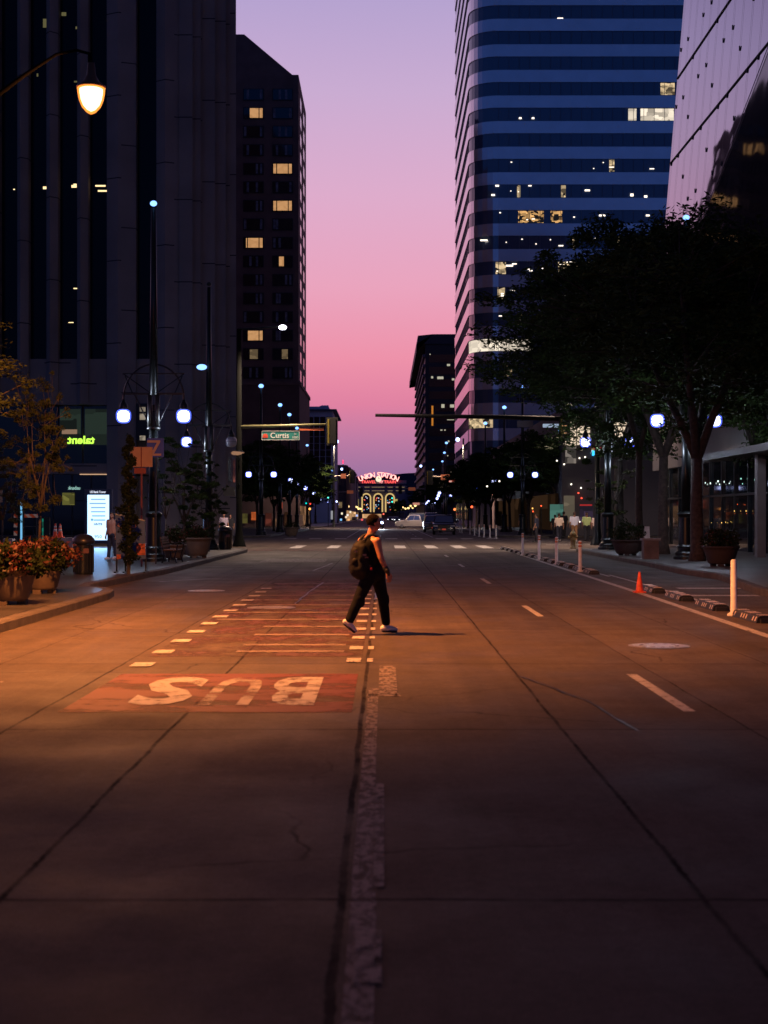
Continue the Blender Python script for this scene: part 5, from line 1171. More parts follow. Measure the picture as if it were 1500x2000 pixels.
# ------------------------------------------------------------ trees
def tree_meshes(seed, H, th, R, clumps=70, per=170, leaf=.13, r0=.17, fork=True, zlow=.42, dens=1.0, flat=.45):
    """trunk with forking limbs that reach every leaf clump; crown of small leaf faces in flattened clumps"""
    rs = np.random.RandomState(seed); rd = random.Random(seed)
    cz = (H+H*zlow)/2; rz = (H-H*zlow)/2
    cl = []
    while len(cl) < clumps:
        d = rs.normal(size=3); d /= np.linalg.norm(d); q = rs.uniform(.30, 1.12)**.65
        p = np.array([d[0]*R*q, d[1]*R*q, cz+d[2]*rz*q])
        p[:2] *= 1+.22*math.sin(3*math.atan2(d[1], d[0])+seed); p[2] += .5*math.sin(p[0]*1.3+seed)
        if p[2] < H*zlow*.9: continue
        cl.append(p)
    n0 = len(cl)
    for k in range(int(clumps*.45)):          # loose outer sprays that break up the outline
        d = rs.normal(size=3); d /= np.linalg.norm(d)
        if d[2] < -.5: continue
        cl.append(np.array([d[0]*R, d[1]*R, 0])*rs.uniform(.95, 1.25)+np.array([0, 0, cz+d[2]*rz*rs.uniform(.9, 1.15)]))
    m = MB(); bend = rd.uniform(-.15, .15)
    trunk = [(0, 0, 0), (0.02, 0, th*.1), (bend*.5, .03, th*.5), (bend, 0, th)]
    m.tube(trunk, [r0*1.35, r0*1.05, r0*.92, r0*.85], 10)
    nl = 4 if fork else 2; limbs = []
    for i in range(nl):
        a = 2*PI*i/nl+rd.uniform(-.4, .4); rr_ = R*rd.uniform(.35, .5); top = Vector((math.cos(a)*rr_, math.sin(a)*rr_, cz+rz*rd.uniform(.0, .35)))
        s0 = Vector((bend, 0, th-.05)); mid = s0.lerp(top, .45)+Vector((math.cos(a)*.25, math.sin(a)*.25, .35))
        pts = [s0, s0.lerp(mid, .5)+Vector((0, 0, .1)), mid, mid.lerp(top, .5), top]
        m.tube(pts, [r0*.7, r0*.6, r0*.48, r0*.33, r0*.16], 8); limbs += [(p, r0*.35) for p in pts[2:]]
    for p in cl:
        v = Vector(p); s, w_ = min(limbs, key=lambda q: (q[0]-v).length+max(0, q[0].z-v.z)*2)
        mid = s.lerp(v, .5)+Vector((0, 0, -.12+rd.uniform(-.2, .2))); m.tube([s, mid, v], [w_*.5, w_*.3, .012], 4, False)
    me_t = m.mesh('trunk', [M_bark], True)
    allv = []
    for ci, p in enumerate(cl):
        k = int(per*rs.uniform(.5, 1.4)*dens); cr = R*rs.uniform(.12, .26)
        if ci >= n0: k = int(k*.3); cr *= .55
        d = rs.normal(size=(k, 3)); d /= np.linalg.norm(d, axis=1)[:, None]; q = rs.uniform(0, 1, (k, 1))**.45
        c_ = d*q*np.array([cr, cr, cr*flat])+p; c_[:, 2] -= .10*(np.linalg.norm(c_[:, :2]-p[:2], axis=1)/max(cr, .1))**2*cr*2
        u = rs.normal(size=(k, 3))*np.array([1, 1, .45]); u /= np.linalg.norm(u, axis=1)[:, None]; w_ = np.cross(u, rs.normal(size=(k, 3))); w_ /= np.linalg.norm(w_, axis=1)[:, None]
        sz = leaf*rs.uniform(.55, 1.35, (k, 1)); v = np.zeros((k*4, 3)); v[0::4] = c_-u*sz; v[1::4] = c_+w_*sz*.33; v[2::4] = c_+u*sz; v[3::4] = c_-w_*sz*.33; allv.append(v)
    return me_t, np.concatenate(allv)
def tree(x, y, meshes, label, rz=0, sc=(1, 1, 1), leafm=None, z=.15, group=None):
    t = thing('street_tree', label, 'tree', (x, y, z), rz, group); me_t, me_c = meshes
    a = bpy.data.objects.new('trunk', me_t); link(a, t); b = bpy.data.objects.new('crown', me_c); link(b, t)
    a.scale = b.scale = sc; return t
def TM(leafm, *a, **k):
    mt_, v = tree_meshes(*a, **k); return mt_, quads_mesh('crown', v, [leafm])
big1 = TM(M_leaf, 11, 13.6, 4.2, 5.6, clumps=170, per=230, leaf=.13, r0=.26, zlow=.46)
big2 = TM(M_leaf, 12, 12.6, 3.8, 5.4, clumps=160, per=230, leaf=.13, r0=.22, zlow=.45)
big3 = TM(M_leaf, 17, 11.2, 3.4, 4.6, clumps=140, per=210, leaf=.12, r0=.18, zlow=.34)
mid1 = TM(M_leaf, 23, 8.2, 2.6, 3.5, clumps=100, per=170, leaf=.15, r0=.14, zlow=.46)
mid2 = TM(M_leaf, 29, 7.4, 2.4, 3.2, clumps=90, per=170, leaf=.15, r0=.13, zlow=.46)
tree(gx(1362, 49), 49, big1, 'large dark tree with a forked trunk, right of the right-hand lamp column', 1.1, (.9, .9, .84))
tree(gx(1296, 58), 58, big2, 'tall dark tree with a thin straight trunk behind the stone pedestal', 2.0, (1, 1, 1.04))
big4 = TM(M_leaf, 61, 13.6, 4.2, 5.6, clumps=190, per=230, leaf=.13, r0=.24, zlow=.37)
tree(gx(1208, 71), 71, big4, 'wide dark tree whose crown spreads over the mast arm and the striped tower', 4.0, (1.25, 1.0, 1.04))
tree(gx(1248, 63), 63, big3, 'dark tree rising from the planter on the right, between two larger trees', .5, (.95, .95, 1.3))
tree(15.0, 57, big3, 'dark tree close to the glass building at the right edge', 3.1, (.8, .8, 1.1))
small = TM(M_leaf_warm, 31, 4.6, 1.6, 1.3, clumps=26, per=75, leaf=.09, r0=.055, zlow=.4)
tree(gx(1196, 69), 69, small, 'thin small tree with lamplit branches beside the second right-hand lamp column', .4)
for i, (px, Y, s, me) in enumerate(((1075, 120, 1.05, mid1), (1020, 128, 1.1, mid2), (985, 138, 1.05, mid1), (948, 150, 1.0, mid2), (925, 165, 1.05, mid1), (905, 180, 1.0, mid2), (915, 205, 1.0, mid1), (872, 268, 1.2, mid1), (858, 300, 1.2, mid2), (846, 345, 1.25, mid1), (832, 400, 1.3, mid2), (820, 480, 1.3, mid1), (768, 640, .95, mid2), (775, 655, 1.1, mid1))):
    tree(gx(px, Y)+(.6 if i < 6 else 1.2), Y, me, ['%s dark pavement tree beyond the crossing on the right, counting away' % ordn[i] if i < 11 else '', 'small far tree at the foot of the dark office block', 'round dark tree in front of the right station arch', 'dark tree just right of the round one before the station'][0 if i < 11 else i-10], i*1.3, (s, s, s))
for i, (px, Y, s, me) in enumerate(((492, 124, 1.0, mid2), (527, 134, 1.05, mid1), (556, 145, 1.0, mid2), (562, 160, 1.15, mid1), (583, 176, 1.15, mid2), (603, 212, 1.25, mid1), (610, 240, 1.1, mid2), (618, 270, 1.0, mid1))):
    tree(gx(px, Y)-1.1, Y, me, '%s dark pavement tree beyond the crossing on the left, counting away' % ordn[i], i*2.1+.5, (s, s, s))
# left foreground
lf1 = TM(M_leaf_warm, 41, 6.7, 2.1, 2.3, clumps=110, per=220, leaf=.05, r0=.09, zlow=.30)
lf2 = TM(M_leaf_warm, 43, 5.0, 1.8, 1.15, clumps=60, per=150, leaf=.045, r0=.05, zlow=.36)
tree(-10.0, 28.5, lf1, 'leafy tree lit orange by the lamp, cut by the left edge of the photo', .8)
tree(gx(76, 33), 33, lf2, 'slender lamplit tree behind the flower pots on the left', 2.3, (.62, .62, 1))
tree(gx(128, 46)-2.1, 46, lf2, 'thin dark sapling at the plaza edge behind the slender lamplit tree', 4.3, (.7, .7, .8))
dk = TM(M_leaf, 47, 4.4, 1.2, 1.1, clumps=44, per=110, leaf=.08, r0=.06, zlow=.18)
tree(gx(362, 57), 57, dk, 'small dark round tree between the two left lamp columns', .3, (1.1, 1.1, 1.08))
tree(gx(396, 60), 62, dk, 'small dark tree right behind the round one, beside the second lamp column', 1.3, (.7, .7, .8))
tree(gx(322, 51.5), 51.5, TM(M_leaf_warm, 53, 3.6, 1.5, .75, clumps=12, per=40, leaf=.07, r0=.03, zlow=.5), 'sapling with sparse bright leaves just right of the nearest lamp column', .3)
# narrow conifer in a pot
x, y = gx(251, 37.9), 37.9
t = thing('conifer', 'narrow dark conifer standing in front of the information board', 'conifer', (x, y, .15))
m = MB(); m.tube([(x, y, .15), (x+.03, y, 1.5), (x-.05, y, 3.5)], [.05, .04, .015], 6); m.build('trunk', M_bark, t)
vs = []
for k in range(38):
    z = .35+k*.088; rr_ = (.27 if k < 26 else .19)*(1-.55*abs(z-1.5)/2.4)*(.75+.35*math.sin(k*1.7)); 
    if 24 < k < 28: rr_ *= .55
    vs.append(foliage(x+.1*math.sin(k*1.1), y, .15+z, rr_, rr_, .13, 120, .045, 100+k))
vs = np.concatenate(vs)-np.array([x, y, .15]); o = bpy.data.objects.new('foliage', quads_mesh('foliage', vs, [mat('conifer_leaf', (.010, .017, .008), rough=.8, spec=.1, var=.4)])); link(o, t)
# ------------------------------------------------------------ vehicles (front faces local -Y)
M_tyre = mat('tyre', (.012, .012, .012), rough=.8); M_rim = mat('rim', (.35, .35, .36), rough=.3, metal=.8)
M_wglass = glass('car_glass', (.22, .32, .60), rough=.05, spec=1, metal=.7)
def vehicle(name, label, cat, paint, loc, rz, L_=4.8, W_=1.95, H_=1.78, kind='suv', plate=True, lamp=None):
    t = thing(name, label, cat, loc, rz)
    def ob(n, m_, mt_, par=t, sm=False):
        o = bpy.data.objects.new(n, m_.mesh(n, [mt_], sm)); link(o, par); return o
    hw = W_/2; hood = .98 if kind != 'sedan' else .86; gc = .28
    if kind == 'pickup': prof = [(0, .45), (.03, .72), (.12, .95), (.35, 1.04), (1.35, 1.13), (L_-.02, 1.13), (L_, .5), (L_-.1, gc), (.15, gc)]
    elif kind == 'suv': prof = [(0, .42), (.02, .70), (.10, .92), (.30, 1.0), (1.2, 1.10), (L_-.08, 1.14), (L_, .6), (L_-.08, gc), (.12, gc)]
    else: prof = [(0, .36), (.02, .58), (.12, .74), (1.25, .90), (L_-.9, .94), (L_-.05, .88), (L_, .5), (L_-.1, gc-.06), (.12, gc-.06)]
    def sect(x, k, dz=0): return [(x, (y-L_/2)*k, z+dz) for y, z in prof]
    m = MB(); n = len(prof); secs = [sect(-hw, .955), sect(-hw+.10, .99), sect(-hw+.35, 1), sect(hw-.35, 1), sect(hw-.10, .99), sect(hw, .955)]
    vs = [p for s in secs for p in s]; fs = [(i*n+j, i*n+(j+1) % n, (i+1)*n+(j+1) % n, (i+1)*n+j) for i in range(5) for j in range(n)]+[tuple(range(n))[::-1], tuple(5*n+j for j in range(n))]
    m.add(vs, [tuple(reversed(f)) for f in fs])
    # cabin
    if kind == 'pickup': cab = (1.25, 1.95, 3.35, 3.62)
    elif kind == 'suv': cab = (1.15, 1.85, L_-.45, L_-.12)
    else: cab = (1.15, 1.95, L_-1.55, L_-.75)
    zb = 1.10 if kind != 'sedan' else .90
    def ring(y0, y1, w_, z): return [(-w_, y0-L_/2, z), (w_, y0-L_/2, z), (w_, y1-L_/2, z), (-w_, y1-L_/2, z)]
    b = ring(cab[0], cab[3], hw-.06, zb-.04); c = ring(cab[1], cab[2], hw-.24, H_-.05); d = ring(cab[1]+.15, cab[2]-.15, hw-.36, H_)
    m.add(b+c+d, [(0, 1, 5, 4), (1, 2, 6, 5), (2, 3, 7, 6), (3, 0, 4, 7), (4, 5, 9, 8), (5, 6, 10, 9), (6, 7, 11, 10), (7, 4, 8, 11), (8, 9, 10, 11)])
    body = ob('body', m, paint); md = body.modifiers.new('b', 'BEVEL'); md.width = .05; md.segments = 3; md.limit_method = 'ANGLE'; smooth_angle(body, 50)
    B = [Vector(p) for p in b]; C = [Vector(p) for p in c]
    def pane(p00, p10, p11, p01, nrm, u0=.06, u1=.94, v0=.12, v1=.88):
        q = lambda u, v: (p00*(1-u)+p10*u)*(1-v)+(p01*(1-u)+p11*u)*v+nrm*.012
        m2 = MB(); pts = [q(u0, v0), q(u1, v0), q(u1, v1), q(u0, v1)]; m2.add(pts+[p-nrm*.03 for p in pts], [(0, 1, 2, 3), (4, 5, 1, 0), (5, 6, 2, 1), (6, 7, 3, 2), (7, 4, 0, 3)]); return m2
    ob('windscreen', pane(B[0], B[1], C[1], C[0], Vector((0, -1, .5)).normalized(), .05, .95, .10, .9), M_wglass)
    ob('rear_window', pane(B[2], B[3], C[3], C[2], Vector((0, 1, .4)).normalized()), M_wglass)
    for s in (0, 1):
        a, b2, c2, d2 = (B[1], B[2], C[2], C[1]) if s == 0 else (B[3], B[0], C[0], C[3]); nn = Vector((1 if s == 0 else -1, 0, .2)).normalized()
        for u0, u1 in ((.10, .50), (.53, .90)): ob('side_window', pane(a, b2, c2, d2, nn, u0, u1), M_wglass)
    wr_ = .39 if kind != 'sedan' else .33
    for sx in (-1, 1):
        for y in (.88, L_-.92):
            m = MB(); x0 = sx*(hw-.24); x1 = sx*(hw-.01); m.tube([(x0, y-L_/2, wr_), (x0+(x1-x0)*.15, y-L_/2, wr_), (x0+(x1-x0)*.85, y-L_/2, wr_), (x1, y-L_/2, wr_)], [wr_*.93, wr_, wr_, wr_*.93], 20)
            wh = ob('wheel', m, M_tyre)
            m = MB(); m.tube([(x1, y-L_/2, wr_), (x1+sx*.012, y-L_/2, wr_)], wr_*.62, 16); ob('rim', m, M_rim, wh)
            m = MB(); m.tube([(sx*(hw-.30), y-L_/2, wr_+.02), (sx*(hw+.012), y-L_/2, wr_+.02)], wr_*1.16, 20); ob('wheel_arch', m, mat('arch_black', (.01, .01, .01), rough=.8)) if False else None
        m = MB(); m.cbox((sx*(hw-.27), -L_/2+.045, .80 if kind != 'sedan' else .62), (.40, .12, .16)); ob('headlight', m, lamp or mat('headlight_off', (.5, .5, .5), rough=.1, metal=.3))
        m = MB(); m.cbox((sx*(hw+.09), -L_/2+1.55, 1.14 if kind != 'sedan' else .96), (.18, .10, .15)); ob('wing_mirror', m, paint)
        m = MB(); m.cbox((sx*(hw-.2), L_/2-.03, .85), (.25, .06, .3)); ob('tail_light', m, mat('tail_red', (.3, .01, .01), rough=.3))
    m = MB(); m.box(-hw+.5, hw-.5, -L_/2-.02, -L_/2+.04, .56, .86); 
    for k in range(4): m.box(-hw+.5, hw-.5, -L_/2-.035, -L_/2-.015, .58+k*.07, .60+k*.07)
    ob('grille', m, M_black)
    m = MB(); m.box(-hw+.12, hw-.12, -L_/2-.07, -L_/2+.1, .34, .50); ob('bumper', m, mat('bumper_dark', (.03, .03, .03), rough=.4) if kind != 'pickup' else paint)
    if plate: m = MB(); m.box(-.17, .17, -L_/2-.085, -L_/2-.07, .42, .56); ob('number_plate', m, mat('plate_red_lit', (.6, .09, .05), rough=.4, emit=(1, .1, .05), es=.25))  # red light on the plate put in as colour and faint emission
    m = MB()
    for sx in (-1, 1): m.tube([(sx*(hw-.42), -L_/2+2.0, H_+.03), (sx*(hw-.42), L_/2-.7, H_+.03)], .02, 5)
    if kind == 'suv': ob('roof_rail', m, M_rim)
    return t
P_black = mat('car_black', (.006, .007, .010), rough=.12, spec=.8); P_dark = mat('car_dark', (.02, .022, .03), rough=.15, spec=.8)
P_silver = mat('car_silver', (.60, .55, .54), rough=.35, metal=.3); P_grey = mat('car_grey', (.25, .26, .30), rough=.25, metal=.5)
vehicle('parked_car', 'black sport utility vehicle parked facing the camera, nearest of the parked row on the right', 'car', P_black, (gx(869, 130)-.0, 130+2.4, 0), math.radians(-2), H_=1.82, W_=2.1)
vehicle('parked_car', 'dark car parked directly behind the nearest black one, mostly hidden', 'car', P_dark, (gx(843, 146)+.25, 148+2.4, 0), 0, H_=1.75)
vehicle('parked_car', 'pale roofed van-like car at the back of the parked row on the right', 'car', P_grey, (gx(838, 165)+.35, 167, 0), 0, H_=2.1, plate=False)
pk = vehicle('pickup_truck', 'silver pickup truck crossing the far junction, facing left', 'pickup truck', P_silver, (gx(811, 197), 197, 0), -PI/2, L_=5.5, W_=2.0, H_=1.9, kind='pickup', plate=False, lamp=glow('pickup_lamp', (1, .8, .6), .9))
vehicle('car', 'pale car behind the silver pickup, only its roof showing', 'car', P_grey, (gx(808, 203), 203.5, 0), -PI/2, L_=4.6, H_=2.15, plate=False)
oc = vehicle('oncoming_car', 'dark oncoming car with bright bluish headlights, half hidden by the walking man', 'car', P_dark, (gx(737, 190), 190, 0), 0, H_=1.5, kind='suv', plate=False, L_=4.4, W_=1.75, lamp=glow('headlight_on', (.45, .6, 1), 14))
for sx in (-.60, .60): m = MB(); m.ball((gx(737, 190)+sx, 187.70, .84), .17, 12, 8, (1, .4, .8)); m.build('lamp_glass', glow('headlight_on', ()), oc, smooth=True)
light('SPOT', 'headlight_beam', oc, (gx(745, 187), 187.4, .78), (.75, .85, 1), 2500, .15, (math.radians(80), 0, PI), math.radians(75), .6)
for i, (px, Y, c_, lab) in enumerate(((762, 470, P_grey, 'small far car waiting left of the silver pickup'), (692, 500, P_grey, 'small pale far car parked on the far left side'), (770, 520, P_dark, 'tiny dark far car between the pickup and the station'), (775, 430, P_grey, 'tiny far car with one glint, just left of the pickup bumper'))):
    vehicle('far_car', lab, 'car', c_, (gx(px, Y), Y, 0), 0, kind='sedan', H_=1.45, plate=False, lamp=glow('far_headlight', (.9, .9, 1), 2.5) if i != 1 else None)
# ------------------------------------------------------------ people
def obj_mesh(name, me, m_, parent):
    me.materials.clear(); me.materials.append(m_)
    me.polygons.foreach_set('use_smooth', [True]*len(me.polygons)); o = bpy.data.objects.new(name, me); link(o, parent); return o
def hand(m, w, d, side, palm_n, s=1.0, r=.0088):
    """palm, four bent fingers of unequal length and a thumb leaving the side of the palm. w wrist, d pointing direction, side = thumb side"""
    w = Vector(w); d = Vector(d).normalized(); side = (Vector(side)-d*Vector(side).dot(d)).normalized(); n = Vector(palm_n); n = (n-d*n.dot(d)-side*n.dot(side)).normalized()
    for k, off in enumerate((-.030, -.010, .010, .030)):
        a = w+side*off*.5*s; b = w+d*.088*s+side*off*s; m.cap(a, b, .017*s, .0125*s, 8)
    for off, ln in ((-.031, .058), (-.0105, .072), (.0105, .080), (.031, .070)):
        p0 = w+d*.088*s+side*off*s; p1 = p0+(d*.9+n*.25).normalized()*ln*.45*s; p2 = p1+(d*.72+n*.6).normalized()*ln*.33*s; p3 = p2+(d*.45+n*.85).normalized()*ln*.26*s
        m.cap(p0, p1, r*1.05*s, r*s, 8); m.cap(p1, p2, r*s, r*.92*s, 8); m.cap(p2, p3, r*.92*s, r*.8*s, 8)
    t0 = w+d*.025*s+side*.022*s; t1 = t0+(side*.75+d*.6+n*.15).normalized()*.042*s; t2 = t1+(side*.25+d*.9+n*.25).normalized()*.032*s; t3 = t2+(d*.9+n*.35).normalized()*.024*s
    m.cap(t0, t1, .015*s, .012*s, 8); m.cap(t1, t2, .0115*s, .0105*s, 8); m.cap(t2, t3, .0105*s, .009*s, 8)
def head(m, c, f, up=(0, 0, 1), s=1.0):
    """skull, jaw, nose, brow, ears; c centre of the skull, f facing direction"""
    c = Vector(c); f = Vector(f).normalized(); up = (Vector(up)-f*Vector(up).dot(f)).normalized(); r_ = f.cross(up)
    def ell(o, rad, a, b_, h_):
        q = MB(); q.ball((0, 0, 0), rad, 18, 12); vs = [c+o+f*x*a+r_*y*b_+up*z*h_ for x, y, z in q.v]; m.add(vs, q.f)
    ell(up*.025*s-f*.012*s, .098*s, 1.0, .80, .98); ell(f*.02*s-up*.03*s, .078*s, .95, .84, 1.15); ell(f*.045*s-up*.085*s, .036*s, 1, 1.1, .8)
    ell(f*.083*s+up*.022*s, .020*s, .7, 2.4, .6)
    m.cap(c+f*.090*s+up*.010*s, c+f*.112*s-up*.022*s, .009*s, .0135*s, 8)
    for q in (-1, 1):
        m.cap(c+f*.088*s-up*.052*s+r_*q*.003, c+f*.080*s-up*.054*s+r_*q*.022*s, .0085*s, .006*s, 8); ell(r_*q*.080*s-up*.012*s-f*.008*s, .027*s, .65, .28, 1.1)
    return c, f, r_, up
def head_parts(t, c, f, up, skin, hairm, s=1.0, bald=False, vox=.007, cover=.0):
    c = Vector(c); f = Vector(f).normalized(); up = (Vector(up)-f*Vector(up).dot(f)).normalized(); r_ = f.cross(up)
    m = MB(); q = MB(); q.ball((0, 0, 0), .107*s, 18, 12)
    vs = []
    for x, y, z in q.v:
        w_ = z
        if x > .02*s: w_ = max(z, .035*s+x*.28)
        else: w_ = max(z, -.072*s)
        vs.append(c+up*.027*s-f*.014*s+f*x*1.02+r_*y*.83+up*w_*1.0)
    m.add(vs, q.f); o = m.build('hair', hairm, t, smooth=True)
    for k in (-1, 1):
        e = MB(); p = c+f*.086*s+r_*k*.031*s+up*.002*s; e.ball(p, .011*s, 8, 6); e.build('eye', mat('eye_dark', (.03, .02, .02), rough=.2), t, smooth=True)
# ---- the man crossing the street
Y0 = 20.5
mn = thing('person', 'man in black tank top and dark trousers with a backpack striding across the street', 'person', (gx(722, Y0), Y0, 0))
SK = mat('skin_tan', (.42, .18, .09), rough=.5, var=.08, vscale=6)
Q = lambda px, py, dy=0: P(px, py, Y0+dy)
fdir = Vector((.90, .42, 0)); rdir = Vector((.42, -.90, 0))
neck = Q(723, 1043); hc = Q(730.5, 1021)
shR = Q(736, 1058, -.16); shL = Q(706, 1057, .15); elR = Q(744, 1089, -.20); wrR = Q(756, 1116, -.20); elL = Q(703, 1088, .27); wrL = Q(716, 1112, .30)
chest = Q(722, 1072); waist = Q(723, 1096); pel = Q(727, 1113)
hR = Q(723, 1120, -.07); kR = Q(700, 1171, -.10); aR = Q(682, 1213, -.14); hL = Q(736, 1120, .07); kL = Q(748, 1169, .16); aL = Q(754, 1217, .28)
m = MB()
head(m, hc, Vector((.93, .30, -.08)), (0.06, 0, 1), .98)
m.cap(neck+Vector((0, 0, -.05)), hc+Vector((-.01, 0, -.05)), .064, .056, 14)
m.cap(shR+Vector((-.05, .03, .0)), neck+Vector((0, 0, -.045)), .062, .058, 14); m.cap(shL+Vector((.05, -.03, 0)), neck+Vector((0, 0, -.045)), .062, .058, 14)
for s_, a in ((1, 0), (-1, 0)): m.cap(chest+rdir*.085*s_+Vector((0, 0, .06)), waist+rdir*.06*s_, .115, .098, 14)
m.cap(waist, pel, .135, .145, 14); m.cap(hR, hL, .12, .12, 14)
m.cap(shR, elR, .062, .043, 12); m.cap(shR+Vector((0, 0, .0)), shR+(elR-shR)*.35, .066, .056, 12); m.cap(elR, elR+(wrR-elR)*.35, .043, .042, 12); m.cap(elR+(wrR-elR)*.3, wrR, .042, .027, 12)
m.cap(shL, elL, .060, .043, 12); m.cap(elL, wrL, .042, .027, 12)
hand(m, wrR+(wrR-elR).normalized()*.01, Vector((.28, -.02, -1)), Vector((.8, .5, 0)), Vector((-.4, .9, 0)), 1.0)
hand(m, wrL, Vector((.4, .02, -1)), Vector((.8, -.3, 0)), Vector((-.2, -.9, 0)), 1.0)
for h_, k_, a_ in ((hR, kR, aR), (hL, kL, aL)): m.cap(h_, k_, .085, .055, 12); m.cap(k_, a_, .054, .036, 12)
me = remesh(m, .0065, 3); off = Vector(rootloc(mn)); me.transform(Matrix.Translation(-off)); obj_mesh('body', me, SK, mn)
head_parts(mn, hc, Vector((.93, .30, -.08)), (0.06, 0, 1), SK, mat('hair_brown', (.007, .004, .003), spec=.1, rough=.9, bump=.8, bscale=90), .98)
m = MB()     # tank top
for s_ in (1, -1): m.cap(chest+rdir*.085*s_+Vector((0, 0, .055)), waist+rdir*.06*s_, .127, .112, 14); m.cap(chest+rdir*.09*s_+Vector((-.01, 0, .07)), neck+rdir*.075*s_+Vector((-.015, 0, -.055)), .095, .050, 12)
m.cap(waist, pel+Vector((0, 0, .02)), .148, .155, 14); m.cap(shL+Vector((.06, -.03, .0)), shR+Vector((-.075, .05, .0)), .068, .066, 12)
me = remesh(m, .011, 5); me.transform(Matrix.Translation(-off)); obj_mesh('tank_top', me, mat('black_cotton', (.006, .006, .006), spec=.1, rough=.9, bump=.3, bscale=60), mn)
m = MB()     # trousers
m.cap(pel+Vector((0, 0, .01)), pel+Vector((0, 0, -.03)), .158, .155, 14); m.cap(hR, hL, .128, .128, 14)
for h_, k_, a_ in ((hR, kR, aR), (hL, kL, aL)):
    d = (a_-k_).normalized(); m.cap(h_, k_, .112, .080, 14); m.cap(k_, k_+d*.2, .080, .074, 14); m.cap(k_+d*.15, a_-d*.02, .075, .066, 14); m.cap(k_+Vector((.02, -.02, .02)), k_+Vector((.03, -.02, -.05)), .072, .066, 10)
me = remesh(m, .011, 5); me.transform(Matrix.Translation(-off)); obj_mesh('trousers', me, mat('dark_denim', (.009, .009, .011), spec=.1, rough=.9, var=.3, vscale=12, bump=.5, bscale=14), mn)
def shoe(ank, heel, toe, nrm, name='shoe', mt_=None, t=mn, o_=off):
    """low trainer: sole and upper from heel to toe"""
    heel = Vector(heel); toe = Vector(toe); d = (toe-heel).normalized(); n = (Vector(nrm)-d*Vector(nrm).dot(d)).normalized(); L2 = (toe-heel).length
    m = MB(); ctr = [(0, .034, .050), (.25, .036, .062), (.5, .038, .052), (.75, .044, .038), (.93, .036, .026)]
    for (a, w0, h0), (b_, w1, h1) in zip(ctr[:-1], ctr[1:]): m.cap(heel+d*L2*a+n*(.02+h0*.55), heel+d*L2*b_+n*(.02+h1*.55), max(w0, h0)*.86, max(w1, h1)*.86, 12)
    m.cap(heel+d*L2*.2+n*.07, Vector(ank), .046, .044, 12)
    me = remesh(m, .008, 3); me.transform(Matrix.Translation(-o_)); u = obj_mesh(name, me, mt_ or mat('shoe_white', (.72, .68, .62), rough=.5, var=.1), t)
    m = MB(); side = d.cross(n); pts = []
    for a, w_ in ((-.06, .0), (-.03, .028), (.1, .036), (.35, .034), (.62, .045), (.85, .044), (.98, .028), (1.03, 0)): pts.append((a, w_))
    lo = [heel+d*L2*a+side*w_ for a, w_ in pts]+[heel+d*L2*a-side*w_ for a, w_ in reversed(pts[1:-1])]
    k = len(lo); m.add([p-n*.003 for p in lo]+[p+n*.026 for p in lo], [(i, (i+1) % k, k+(i+1) % k, k+i) for i in range(k)]+[tuple(range(k-1, -1, -1)), tuple(range(k, 2*k))])
    m.build('sole', mat('sole_dark', (.02, .02, .02), rough=.7), u)
gY = Y0+.28; tF = Vector((gx(775, gY), gY+.03, .004)); hF = Vector((gx(745, gY), gY, .012))
shoe(aL+Vector((-.01, 0, .0)), hF+Vector((.02, 0, 0)), tF, (0, 0, 1))
gb = Y0-.13; tB = Vector((gx(690, gb), gb, .006)); hB = Vector((gx(671, gb), gb-.01, .150))
shoe(aR, hB, tB+Vector((.015, 0, .02)), (.75, 0, .65))
m = MB(); d = (wrR-elR).normalized(); m.cap(wrR-d*.055, wrR+d*.02, .040, .036, 12); m.cap(wrR-d*.02+Vector((.01, -.02, 0)), wrR+d*.045, .034, .030, 10)
me = remesh(m, .008, 2); me.transform(Matrix.Translation(-off)); obj_mesh('wrist_band', me, mat('band_black', (.012, .012, .012), rough=.6), mn)
# backpack
bp_ = thing('backpack', 'bulging black backpack worn by the man crossing the street', 'backpack', Q(703, 1125))
m = MB(); bk = -fdir
base = chest+bk*.135
m.cap(base+Vector((0, 0, .03)), base+Vector((0, 0, .0))+bk*.02, .105, .12, 14)
for s_ in (1, -1): m.cap(base+rdir*.06*s_+Vector((0, 0, .0)), base+rdir*.075*s_+Vector((-.02, 0, -.28)), .09, .118, 14)
m.cap(base+bk*.05+Vector((0, 0, -.05)), base+bk*.045+Vector((0, 0, -.29)), .115, .135, 14); m.cap(base+rdir*.03+Vector((0, 0, -.33)), base-rdir*.05+Vector((0, 0, -.33)), .125, .12, 14)
me = remesh(m, .012, 5); o_ = rootloc(bp_); me.transform(Matrix.Translation(-o_)); obj_mesh('bag', me, mat('nylon_black', (.006, .006, .007), spec=.2, rough=.7, bump=.4, bscale=20), bp_)
m = MB(); p0 = base+bk*.125+Vector((0, 0, -.17)); m.cap(p0+rdir*.07, p0-rdir*.05+Vector((0, 0, -.10)), .05, .055, 12); m.cap(p0+rdir*.03+Vector((0, 0, -.1)), p0-rdir*.05, .05, .05, 12)
me = remesh(m, .012, 4); me.transform(Matrix.Translation(-o_)); obj_mesh('front_pocket', me, mat('nylon_black', ()), bp_)
